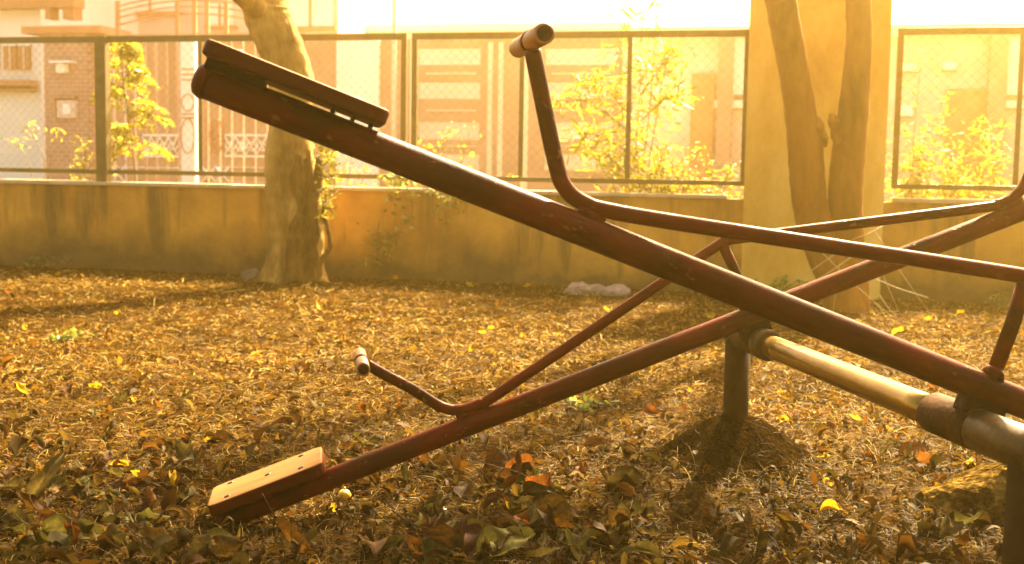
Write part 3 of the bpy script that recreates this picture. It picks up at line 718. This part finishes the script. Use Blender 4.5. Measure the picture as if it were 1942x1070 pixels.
# buttress lobes at the foot
for px, dx in ((535, -20), (585, 12), (565, 3)):
    bark_tube(mb, [tp(px+dx, 549, -.12), tp(px+dx*.6, 525, -.06), tp(px, 470, -.05), tp(px-dx*.3, 400, 0)], [.17, .15, .12, .05], 30+px, seg=16)
obj('trunk', mb, MT['bark'], t1)
mb = MB()
rr0 = random.Random(31)
for k in range(17):
    x0, y0 = rr0.uniform(566, 622), rr0.uniform(285, 370); n_ = 6; x1 = rr0.uniform(540, 612); out = []
    for i in range(n_):
        f = i/(n_-1); x = x0+(x1-x0)*f+rr0.gauss(0, 9)*sin(pi*f); y = y0+(536-y0)*f
        c_ = 562; hw = 52; dep = -.275*math.sqrt(max(.05, 1-min(1, ((x-c_)/hw)**2)))-.01
        out.append(tp(x, y, dep))
    w0 = rr0.uniform(.02, .045)
    bark_tube(mb, out, [w0*.6, w0, w0*1.1, w0, w0*1.25, w0*1.5], 50+k, seg=9, amp=.28)
obj('aerial_root', mb, MT['root'], t1)
up_limbs = MB(); top = [Vector(t)+Vector((rs0.uniform(-.5, .5), rs0.uniform(-.2, .6), rs0.uniform(2.8, 4.0))) for t in tips]
for a, b2 in zip(tips, top): bark_tube(up_limbs, [a, a.lerp(b2, .4)+Vector((.1, 0, .1)), b2], [.09, .06, .02], 77, seg=10)
obj('limb', up_limbs, MT['bark'], t1)
crown(t1, [tuple(t) for t in top], 3600, .6, 5)
r_ = np.random.default_rng(3); cs = [tuple(tp(rr0.gauss(615, 13), rr0.uniform(268, 415), -.18+rr0.gauss(0, .06))) for _ in range(230)]
V, Fq, tint = leaves_np(cs, .10, [(.20, .17, .015), (.13, .11, .012), (.26, .21, .02)], r_, aspect=.16)
np_obj('sprouts', V, Fq, MT['leafy'], tint, t1, base=tuple(tb))

# forked tree in front of the pillar
fb = gpt(1600, 590)
def fp(px, py, dy=0.0):
    r = ray(px, py); t = (fb.y+dy-CAM.y)/r.y; return CAM+r*t
ppm2 = F_PX/fb.y
t2 = thing('tree', fb, 'forked tree with two smooth tan stems in front of the pillar', 'tree')
mb = MB()
bark_tube(mb, [fp(*q) for q in ((1612, 610), (1606, 590), (1590, 540), (1556, 460), (1540, 400), (1533, 340), (1528, 280), (1516, 200), (1502, 120), (1488, 50), (1478, -10), (1462, -110), (1440, -220), (1400, -330))],
          [w*.45/ppm2 for w in (90, 84, 80, 76, 74, 72, 72, 66, 62, 62, 64, 52, 40, 20)], 11, seg=24, amp=.07)
bark_tube(mb, [fp(*q, dy=.03) for q in ((1616, 606), (1614, 590), (1612, 540), (1606, 460), (1604, 400), (1606, 340), (1611, 280), (1619, 200), (1625, 120), (1628, 60), (1626, 0), (1634, -110), (1660, -220), (1700, -320))],
          [w*.45/ppm2 for w in (86, 80, 76, 74, 74, 72, 68, 62, 56, 52, 50, 46, 36, 18)], 12, seg=24, amp=.07)
tips2 = [fp(1400, -330), fp(1700, -320)]
for br in ([(1462, -110), (1530, -200), (1570, -300)], [(1640, -130), (1600, -210), (1610, -330)]):
    q = [fp(*b, dy=-.2*i) for i, b in enumerate(br)]; bark_tube(mb, q, [.09, .06, .03], 40, seg=12); tips2.append(q[-1])
# torn bark knots in the crotch
for px, py in ((1556, 240), (1562, 262), (1584, 258), (1580, 232)):
    bark_tube(mb, [fp(px-4, py-16, -.06), fp(px, py, -.10), fp(px+2, py+16, -.07)], [.02, .045, .02], px, seg=10, amp=.25)
obj('trunk', mb, MT['barkd'], t2)
up_limbs = MB(); top = [Vector(t)+Vector((rs0.uniform(-.5, .5), rs0.uniform(-.2, .6), rs0.uniform(3.3, 4.2))) for t in tips2]
for a, b2 in zip(tips2, top): bark_tube(up_limbs, [a, a.lerp(b2, .4)+Vector((.1, 0, .1)), b2], [.09, .06, .02], 78, seg=10)
obj('limb', up_limbs, MT['barkd'], t2)
crown(t2, [tuple(t) for t in top], 3600, .6, 6)

# ------------------------------------------------------------------ shrubs and weeds
YEL = [(.42, .35, .016), (.50, .40, .022), (.30, .28, .016), (.19, .19, .014), (.54, .44, .04), (.35, .29, .016)]
GRN = [(.13, .17, .02), (.20, .24, .03), (.09, .13, .018), (.28, .29, .04)]
def shrub(name, label, base, stems, leaf, pal, seed, per=40, spread=.10, aspect=.4, stem_r=.008, droop=.3, cat='plant', group=None, from_t=.25):
    """stems: lists of world points; leaves are strewn along side twigs"""
    t = thing(name, base, label, cat, group); r = np.random.default_rng(seed); mb = MB(); cs = []
    for st in stems:
        path = smooth_path([Vector(q) for q in st], 6); mb.tube(path, interp([stem_r*(1-.7*i/(len(st)-1)) for i in range(len(st))], 6), 6)
        A_ = np.array([tuple(p) for p in path]); n = len(A_)
        tt = from_t+(1-from_t)*r.random(per); idx = tt*(n-1); i0 = np.minimum(idx.astype(int), n-2)
        P = A_[i0]+(A_[i0+1]-A_[i0])*(idx-i0)[:, None]
        off = r.normal(0, 1, (per, 3))*spread*(1.15-.6*tt)[:, None]; off[:, 2] = off[:, 2]*.6
        cs.append(P+off)
        for j in range(0, per, 4): mb.tube([P[j], P[j]+off[j]*.5+np.array([0, 0, .01]), P[j]+off[j]], [stem_r*.35, stem_r*.3, stem_r*.15], 4, False)
    obj('stem', mb, MT['stem'], t)
    V, Fq, tint = leaves_np(np.concatenate(cs), leaf, pal, r, aspect=aspect, droop=droop)
    np_obj('foliage', V, Fq, MT['leafy'], tint, t, base=tuple(base)); return t
rs = random.Random(4)
def wstems(w, pxs, y_base, n, tops, jit=10):
    out = []
    for i in range(n):
        bx = rs.uniform(*pxs); tx, ty = tops(i); m = [(bx+(tx-bx)*f+rs.gauss(0, jit)*f, y_base+(ty-y_base)*f) for f in (.35, .7)]
        ww = w+rs.uniform(-.12, .12)
        out.append([wpt(bx, y_base, w), wpt(*m[0], ww), wpt(*m[1], ww), wpt(tx, ty, ww)])
    return out
# feathery shrub behind the left fence panel: tiers of pinnate fronds
def feathery(px0, y_base, top, w, seed, label):
    base = wpt(px0, 470, w); base.z = 0; t = thing('feathery_shrub', base, label, 'shrub'); r = np.random.default_rng(seed); mb = MB(); cs = []
    main = smooth_path([base, wpt(px0-4, 350, w), wpt(px0-16, 240, w), wpt(px0-28, 160, w), wpt(px0-34, top, w)], 8)
    mb.tube(main, interp([.016, .014, .011, .008, .004], 8), 7)
    for i in range(44):
        f = .36+.64*i/43; p = main[min(int(f*(len(main)-1)), len(main)-2)]; a = rs.uniform(0, 2*pi) if i % 2 else rs.choice([0.2, pi-.2])+rs.gauss(0, .4)
        Ln = (.52-.26*((f-.36)/.64)**1.2)*rs.uniform(.75, 1.15)
        d = WD*cos(a)+WN*sin(a)*.7
        q = [p, p+d*Ln*.4+UP*.10, p+d*Ln*.8+UP*.09, p+d*Ln+UP*.02]; pa = smooth_path(q, 6); mb.tube(pa, .0028, 4, False)
        sd = d.cross(UP).normalized()
        for k in range(3, len(pa)):
            for s_ in (-1, 1):
                for _ in range(3): cs.append(pa[k]+sd*s_*rs.uniform(.01, .085)+UP*rs.gauss(0, .012))
    obj('stem', mb, MT['stem'], t)
    V, Fq, tint = leaves_np([tuple(c) for c in cs], .052, YEL, r, aspect=.5, flat=1.5)
    np_obj('foliage', V, Fq, MT['leafy'], tint, t, base=tuple(base))
feathery(262, 340, 92, .75, 1, 'feathery yellow-green shrub rising behind the fence post at left')
b = wpt(150, 470, .6); b.z = 0
shrub('shrub', 'small yellow shrub low behind the thick fence post', b, wstems(.6, (130, 200), 470, 9, lambda i: (rs.uniform(130, 215), rs.uniform(245, 320))), .046, YEL, 2, 40, .09)
b = wpt(80, 470, .7); b.z = 0
shrub('sapling', 'thin bare-stemmed sapling with a yellow leaf tuft at the left edge', b, [[b, wpt(60, 330, .7), wpt(42, 285, .7), wpt(22, 262, .7)], [b, wpt(85, 320, .7), wpt(70, 270, .7), wpt(52, 238, .7)], [b, wpt(95, 330, .7), wpt(100, 270, .7), wpt(108, 245, .7)]], .046, YEL, 3, 26, .10, from_t=.72)
b = wpt(625, 470, .55); b.z = 0
shrub('shrub', 'yellow-green shrub just right of the twisted tree', b, wstems(.5, (600, 660), 470, 10, lambda i: (rs.uniform(600, 690), rs.uniform(270, 400))), .05, YEL, 4, 55, .11)
b = wpt(770, 470, .5); b.z = 0
shrub('shrub', 'yellow shrub in front of the slatted gate, left half behind the raised beam', b, wstems(.5, (720, 830), 470, 13, lambda i: (rs.uniform(735, 900), rs.uniform(235, 345))), .046, YEL, 5, 46, .10)
b = wpt(960, 470, .5); b.z = 0
shrub('shrub', 'sparse yellow sprig poking over the wall below the raised handle', b, wstems(.4, (930, 990), 470, 4, lambda i: (rs.uniform(935, 995), rs.uniform(315, 350))), .05, YEL, 6, 22, .06)
b = wpt(1210, 470, .6); b.z = 0
tall = [[wpt(x0, 470, .6), wpt(x0+dx*.3, 330, .6), wpt(x0+dx*.7, 180, .6), wpt(x0+dx, ty, .6)] for x0, dx, ty in ((1185, 8, 20), (1196, 24, -20), (1204, 44, -40), (1190, -16, 70), (1210, 60, 90))]
side = [[wpt(1192, 250, .6), wpt(1150, 215, .55), wpt(1100, 190, .5), wpt(1065, 200, .5)], [wpt(1195, 220, .6), wpt(1150, 170, .6), wpt(1110, 150, .6)], [wpt(1195, 290, .6), wpt(1140, 260, .5), wpt(1085, 250, .5)],
        [wpt(1215, 230, .6), wpt(1260, 190, .6), wpt(1290, 180, .6)], [wpt(1215, 180, .6), wpt(1250, 130, .6), wpt(1275, 100, .6)], [wpt(1190, 320, .6), wpt(1150, 300, .5), wpt(1105, 290, .5)]]
shrub('bamboo_clump', 'tall slender bamboo-like clump with narrow leaves reaching above the fence rail', b, tall+tall+side+side, .15, YEL, 7, 52, .17, aspect=.085, stem_r=.009, droop=.5, cat='bamboo')
b = wpt(1300, 470, .3); b.z = 0
shrub('shrub', 'dense bright yellow bush over the wall between bamboo clump and pillar', b, wstems(.32, (1170, 1390), 470, 42, lambda i: (rs.uniform(1140, 1408), 268+107*rs.random()**.7+max(0, 1200-0)*0)), .046, YEL, 8, 100, .10)
b = wpt(1800, 470, .4); b.z = 0
shrub('shrub', 'wide spindly shrub with narrow yellow leaves right of the pillar', b, wstems(.35, (1690, 1900), 470, 30, lambda i: (rs.uniform(1650, 1905), rs.uniform(225, 365)), 18), .075, YEL, 9, 75, .11, aspect=.17, stem_r=.006)
b = wpt(1735, 470, .5); b.z = 0
shrub('sapling', 'thin upright sapling behind the right-hand fence near the pillar', b, [[b, wpt(1732, 300, .5), wpt(1740, 180, .5), wpt(1750, 95, .5)], [b, wpt(1745, 300, .5), wpt(1775, 230, .5), wpt(1795, 170, .5)]], .08, YEL, 10, 46, .13, aspect=.22, stem_r=.006)
# creeper hanging over the wall front
b = wpt(745, 470, -.08); b.z = 0
shrub('creeper', 'pale green creeper trailing down the wall front behind the raised beam', b,
      [[wpt(745, 330, .1), wpt(748, 345, -.07), wpt(750, 400, -.08), wpt(740, 480, -.08)], [wpt(790, 330, .1), wpt(800, 348, -.08), wpt(840, 385, -.1), wpt(845, 440, -.08)], [wpt(770, 330, .1), wpt(772, 350, -.08), wpt(780, 410, -.08), wpt(735, 455, -.06)], [wpt(835, 330, .1), wpt(845, 352, -.09), wpt(865, 385, -.1), wpt(825, 400, -.09)], [wpt(720, 420, -.06), wpt(715, 460, -.06), wpt(722, 505, -.05)]],
      .075, [(.22, .23, .04), (.34, .33, .07), (.16, .17, .025), (.48, .46, .16)], 11, 62, .085, cat='creeper', from_t=.1)
def fern(px, py, label, h, seed, n=7, pal=GRN):
    p = gpt(px, py); t = thing('fern', p, label, 'fern'); r = np.random.default_rng(seed); mb = MB(); cs = []
    for i in range(n):
        a = pi*(.05+.9*i/(n-1)); d = Vector((cos(a), -.35, 0)); Ln = h*rs.uniform(.8, 1.2)
        pa = smooth_path([p, p+d*Ln*.3+UP*Ln*.45*abs(sin(a)+.3), p+d*Ln*.75+UP*Ln*.55, p+d*Ln*1.1+UP*Ln*.42], 6); mb.tube(pa, .003, 4, False)
        for k in range(2, len(pa)):
            sp = .05*(1-k/len(pa))+.012
            for s_ in (-1, 1): cs.append(pa[k]+Vector((0, s_*sp*.8, s_*sp*.6))); cs.append(pa[k]+Vector((sp*.4*s_, 0, s_*sp)))
    obj('stem', mb, MT['stem'], t)
    V, Fq, tint = leaves_np([tuple(c) for c in cs], .05, pal, r, aspect=.35, flat=.5); np_obj('foliage', V, Fq, MT['leafy'], tint, t, base=tuple(p))
fern(1482, 580, 'bright green fern at the wall foot beyond the crossing beams', .34, 1, 9, [(.26, .34, .04), (.34, .40, .06), (.18, .25, .03)])
def weed(px, py, label, h, seed, pal=GRN):
    p = gpt(px, py+7)
    shrub('weed', label, p, [[p, p+Vector((rs.gauss(0, .05), 0, h*.5)), p+Vector((rs.gauss(0, .12), rs.gauss(0, .04), h*rs.uniform(.7, 1.1)))] for _ in range(5)], .06, pal, seed, 7, .05, stem_r=.004)
weed(55, 502, 'small pale weed at the wall foot near the left edge', .14, 21)
weed(112, 505, 'withered brownish weed at the wall foot below the thick fence post', .16, 22, [(.30, .20, .07), (.22, .14, .05)])
weed(392, 508, 'small weed at the wall foot left of the twisted tree', .15, 23)
weed(622, 517, 'round-leaved weed at the wall foot right of the twisted tree', .20, 24)
weed(110, 640, 'low green weed patch in the straw at left', .05, 25)
weed(1112, 772, 'little green sprig in the straw right of the lower handle bend', .05, 26)
weed(1905, 578, 'pale weed at the wall foot near the right edge', .14, 27)
# dry stalks leaning among the beams at right
p = gpt(1690, 600)
STALK = mat('pale_straw_stalk', [(.42, .30, .12), (.55, .40, .18)], 5, .7)
stalks = thing('dry_stalks', p, 'thin dry stalks leaning at the foot of the forked tree', 'stalks')
for (a, b_, dy) in (((1668, 560), (1700, 600), 0), ((1655, 470), (1705, 592), 0), ((1560, 480), (1690, 600), .1), ((1480, 548), (1600, 470), -.3), ((1500, 560), (1640, 470), -.3), ((1580, 590), (1592, 500), .1), ((1640, 520), (1760, 565), .1), ((1660, 440), (1760, 590), .2), ((1615, 455), (1680, 425), .1)):
    rr = [ray(*a), ray(*b_)]; Y = p.y+dy-.3; q0, q1 = [CAM+r_*((Y-CAM.y)/r_.y) for r_ in rr]
    mb = MB(); mb.tube([q0, (q0+q1)/2+Vector((0, 0, -.015)), q1], [.0035, .003, .002], 5); obj('stalk', mb, STALK, stalks)

# ------------------------------------------------------------------ houses across the street
def fb_(mb, px0, py0, px1, py1, w, d, bev=0):
    (ua, za), (ub, zb) = wuz(px0, py0, w), wuz(px1, py1, w)
    return mb.box((min(ua, ub), w, min(za, zb)), (max(ua, ub), w+d, max(za, zb)), WF, bev)
GW = 9.0
def base_of(px, w): p = wpt(px, 300, w); p.z = 0; return p
def pbox(name, m, par, rects, bev=0):
    mb = MB()
    for r in rects: fb_(mb, *r, bev)
    return obj(name, mb, m, par)
BASE = 430
h1 = thing('house', base_of(0, 10.5), 'white plaster house with rust red shutters at the far left', 'house', 'houses across the street')
pbox('wall', MT['white'], h1, [(-420, -240, 84, BASE, 10.2, 6)])
pbox('balcony', MT['rustwood'], h1, [(-300, 152, 56, 163, 9.9, .29), (-300, 168, 60, 173, 9.95, .24)])
for x0, x1 in ((-130, -75), (-60, -4), (6, 30), (33, 55)):
    w_ = pbox('window', MT['rustwood'], h1, [(x0, 84, x1, 132, 10.12, .075)])
    pbox('window_bar', MT['white'], w_, [(x0, 82, x1, 87, 10.08, .035), ((x0+x1)/2-1, 88, (x0+x1)/2+1, 131, 10.085, .03)])
pbox('roof', MT['rustwood'], h1, [(-460, -2, 140, 13, 9.8, .38), (85, 14, 96, 36, 9.85, .3), (118, 14, 140, 36, 9.85, .3)])
bp_ = thing('gate_pillar', base_of(126, GW), 'purple-brown brick gate pillar with a lamp and a meter box', 'pillar')
pbox('pillar_shaft', MT['brick'], bp_, [(82, 64, 171, BASE, GW, .8)])
pbox('pillar_cap', MT['rustwood'], bp_, [(40, 50, 190, 62, GW-.15, 1.1)])
lm = pbox('lamp', MT['white'], bp_, [(105, 121, 122, 138, GW-.16, .155)], .02); pbox('lamp_shade', MT['white'], lm, [(92, 115, 132, 119, GW-.24, .235)])
bx_ = pbox('meter_box', MT['pinkish'], bp_, [(107, 190, 142, 224, GW-.12, .115)], .01)
pbox('box_frame', MT['brownwood'], bx_, [(98, 182, 140, 187, GW-.14, .135), (98, 188, 105, 224, GW-.13, .125)]); pbox('meter_dial', MT['white'], bx_, [(118, 197, 132, 216, GW-.137, .014)], .006)
def planks(mb, x0, x1, y0, y1, w, n, gap=1.5):
    for i in range(n):
        a = x0+(x1-x0)*i/n; b2 = x0+(x1-x0)*(i+1)/n; fb_(mb, a+gap/2, y0, b2-gap/2, y1, w+(.015 if i % 2 else 0), .05)
og = thing('entrance_gate', base_of(350, GW), 'tall brown double gate with white scrollwork and an arched grille on top', 'gate')
for a, b2, nm in ((176, 338, 8), (374, 574, 9)):
    mb = MB(); planks(mb, a, b2, 78, BASE, GW+.1, nm); leaf_ = obj('gate_leaf', mb, MT['brownwood'], og)
    mb = MB()
    s0, s1 = (270, 336) if a < 300 else (426, 506)
    fb_(mb, s0, 254, s1, 259, GW+.05, .04); fb_(mb, s0, 294, s1, 299, GW+.05, .04)
    k = 4
    for i in range(k):
        cx, cy = s0+(s1-s0)*(i+.5)/k, 276; rr_ = (s1-s0)/k*.55
        mb.tube([wpt(cx+rr_*cos(th)*(1-.04*j), cy+rr_*1.0*sin(th)*(1-.04*j), GW+.07) for j, th in enumerate(np.linspace(0, 4.6*pi/2.3, 15))], .012, 6)
        mb.tube([wpt(s0+(s1-s0)*i/k, 259, GW+.06), wpt(s0+(s1-s0)*(i+1)/k, 294, GW+.06)], .013, 6)
        mb.tube([wpt(s0+(s1-s0)*i/k, 294, GW+.055), wpt(s0+(s1-s0)*(i+1)/k, 259, GW+.055)], .013, 6)
    for y in (316, 344): fb_(mb, a+40, y, b2, y+4, GW+.05, .04)
    for cx in (a+48, a+22): mb.tube([wpt(cx-13, 316, GW+.06), wpt(cx+13, 346, GW+.06)], .02, 6); mb.tube([wpt(cx+13, 316, GW+.055), wpt(cx-13, 346, GW+.055)], .02, 6)
    obj('scrollwork', mb, MT['white'], leaf_)
    if a > 300:
        mb = MB(); mb.tube([wpt(410+13*cos(th), 258+32*sin(th), GW+.06) for th in np.linspace(0, 2*pi, 25)], .018, 6)
        for yy in range(236, 284, 9): mb.tube([wpt(399, yy+5, GW+.06), wpt(421, yy-5, GW+.06)], .01, 5)
        obj('oval_grille', MT and mb, MT['rustwood'], leaf_)
cs_ = pbox('gate_column', MT['white'], og, [(342, 76, 371, BASE, GW+.02, .25)])
mb = MB(); mb.tube([wpt(356+12*cos(th), 195+16*sin(th), GW) for th in np.linspace(0, 2*pi, 21)], .012, 6)
for yy in (130, 140, 150, 215, 222): fb_(mb, 344, yy, 369, yy+3, GW, .018)
mb.tube([wpt(356+13*cos(th), 258+33*sin(th), GW) for th in np.linspace(0, 2*pi, 25)], .012, 6)
obj('column_ornament', mb, MT['rustwood'], cs_)
mb = MB()
fb_(mb, 200, 66, 580, 72, GW+.06, .05)
for r_, y0 in ((0, 60), (1, 46), (2, 34), (3, 24)):
    mb.tube([wpt(x, y0-34*sin(pi*(x-180)/380), GW+.1) for x in np.linspace(225-r_*2, 530+r_*2, 17)], .018, 6)
for x in (222, 335, 368, 392, 428, 535): fb_(mb, x-4, 2, x+4, 66, GW+.07, .05)
obj('arch_grille', mb, MT['rustwood'], og)
h2 = thing('house', base_of(480, 14), 'pink rendered house rising behind the brown entrance gate', 'house', 'houses across the street')
pbox('wall', MT['pinkish'], h2, [(150, -300, 640, BASE, 14, 6)])
for x0, x1, y0, y1 in ((232, 335, -30, 22), (392, 440, 8, 48), (545, 630, -20, 50)):
    w_ = pbox('window', MT['white'], h2, [(x0, y0, x1, y1, 13.95, .045)]); pbox('window_frame', MT['rustwood'], w_, [(x0-6, y1+1, x1+6, y1+6, 13.85, .14), ((x0+x1)/2-2, y0, (x0+x1)/2+2, y1, 13.91, .038)])
h3 = thing('courtyard_wall', base_of(670, GW), 'peach courtyard wall with a white pier beside the slatted gate', 'wall')
pbox('wall_panel', MT['peach'], h3, [(577, 78, 638, BASE, GW+.1, .3), (716, 74, 776, BASE, GW+.1, .3)])
pbox('pier', MT['white'], h3, [(638, 66, 716, BASE, GW, .5)])
up_ = thing('utility_pole', base_of(746, GW-1), 'thin grey pole standing behind the fence left of the slatted gate', 'pole')
mb = MB(); q = base_of(746, GW-1); mb.tube([q, q+UP*6.5], [.05, .035], 12); obj('pole_shaft', mb, MT['pinkish'], up_)
mb = MB(); mb.tube([q+UP*6.2-WD*.5, q+UP*6.2+WD*.5], .03, 8); obj('crossarm', mb, MT['pinkish'], up_)
sg_ = thing('slatted_gate', base_of(985, GW), 'wide peach-brown double gate with white louvred openings', 'gate')
for x0, x1, ops in ((780, 986, (790, 912)), (1004, 1192, (1028, 1168))):
    o0, o1 = ops; rows = [(92, 124), (156, 188), (232, 264), (294, 322)]
    rects = [(x0, 72, o0, BASE, GW, .12), (o1, 72, x1, BASE, GW, .12)]; y = 72
    for a, b2 in rows: rects.append((o0, y, o1, a, GW+.01, .1)); y = b2
    rects.append((o0, y, o1, BASE, GW+.01, .1))
    lf = pbox('gate_leaf', MT['peach'], sg_, rects)
    for a, b2 in rows:
        mb = MB(); fb_(mb, o0, a, o1, b2, GW+.09, .02)
        for i in range(6): y = a+(b2-a)*(i+.5)/6; fb_(mb, o0, y-1.3, o1, y+1.3, GW+.03, .055)
        obj('louvre_panel', mb, MT['white'], lf)
    for y in (138, 208, 276): pbox('gate_rail', MT['cream'], lf, [(o0+18, y, o1-10, y+3, GW-.02, .028)])
    mb = MB()
    for x in (o1+14, o1+34): fb_(mb, x, 80, x+4, BASE, GW-.02, .018)
    obj('gate_strip', mb, MT['cream'], lf)
h4 = thing('house', base_of(1600, 11), 'pale pink house with white window bands behind pillar and right fence', 'house', 'houses across the street')
pbox('wall', MT['pinkish'], h4, [(1196, 62, 2500, BASE, 10.5, 6)])
for x0 in (1364, 1880): pbox('veranda_post', MT['peach'], h4, [(x0, 66, x0+16, BASE, 10.2, .28)])
for x0, x1, y0, y1 in ((1382, 1420, 70, 180), (1348, 1420, 190, 205), (1898, 1960, 70, 180), (1864, 1960, 190, 205), (1706, 1738, 120, 134), (1706, 1730, 200, 220), (1790, 1812, 118, 132)):
    w_ = pbox('window', MT['white'], h4, [(x0, y0, x1, y1, 10.42, .075)]); pbox('window_frame', MT['peach'], w_, [(x0-3, y1+1, x1+3, y1+4, 10.38, .11)])
for x0, x1, y0 in ((1796, 1862, 170), (1312, 1346, 140)): pbox('door', MT['rustwood'], h4, [(x0, y0, x1, BASE, 10.4, .09)])
pbox('parapet', MT['cream'], h4, [(1190, 52, 2510, 61, 10.3, .4)])
for i, (x0, x1, y0) in enumerate(((640, 1190, 74),)):
    h5 = thing('house', base_of(900, 16), 'cream low house behind the slatted gate', 'house', 'houses across the street')
    pbox('wall', MT['cream'], h5, [(x0, y0-18, x1, BASE, 16, 5)]); pbox('parapet', MT['white'], h5, [(x0-8, y0-26, x1+8, y0-19, 15.9, 5.2)])
    for a in (700, 820, 1050): w_ = pbox('window', MT['white'], h5, [(a, 80, a+60, 140, 15.94, .05)]); pbox('window_frame', MT['peach'], w_, [(a-4, 141, a+64, 146, 15.9, .09)])

# ------------------------------------------------------------------ haze
hz = MB(); hz.box((-430, -320, -1.6), (430, 640, 10.5))
hm = bpy.data.materials.new('warm_haze'); hm.use_nodes = True; t = hm.node_tree
for n in list(t.nodes):
    if n.type == 'BSDF_PRINCIPLED': t.nodes.remove(n)
vp = t.nodes.new('ShaderNodeVolumePrincipled'); vp.inputs['Color'].default_value = (1, .71, .18, 1)
vp.inputs['Density'].default_value = HAZE_DENSITY; vp.inputs['Anisotropy'].default_value = .88
t.links.new(vp.outputs[0], t.nodes['Material Output'].inputs['Volume'])
props(obj('haze', hz, hm, loc=(0, 0, 0)), 'thin warm haze filling the whole playground air', 'haze', kind='stuff')
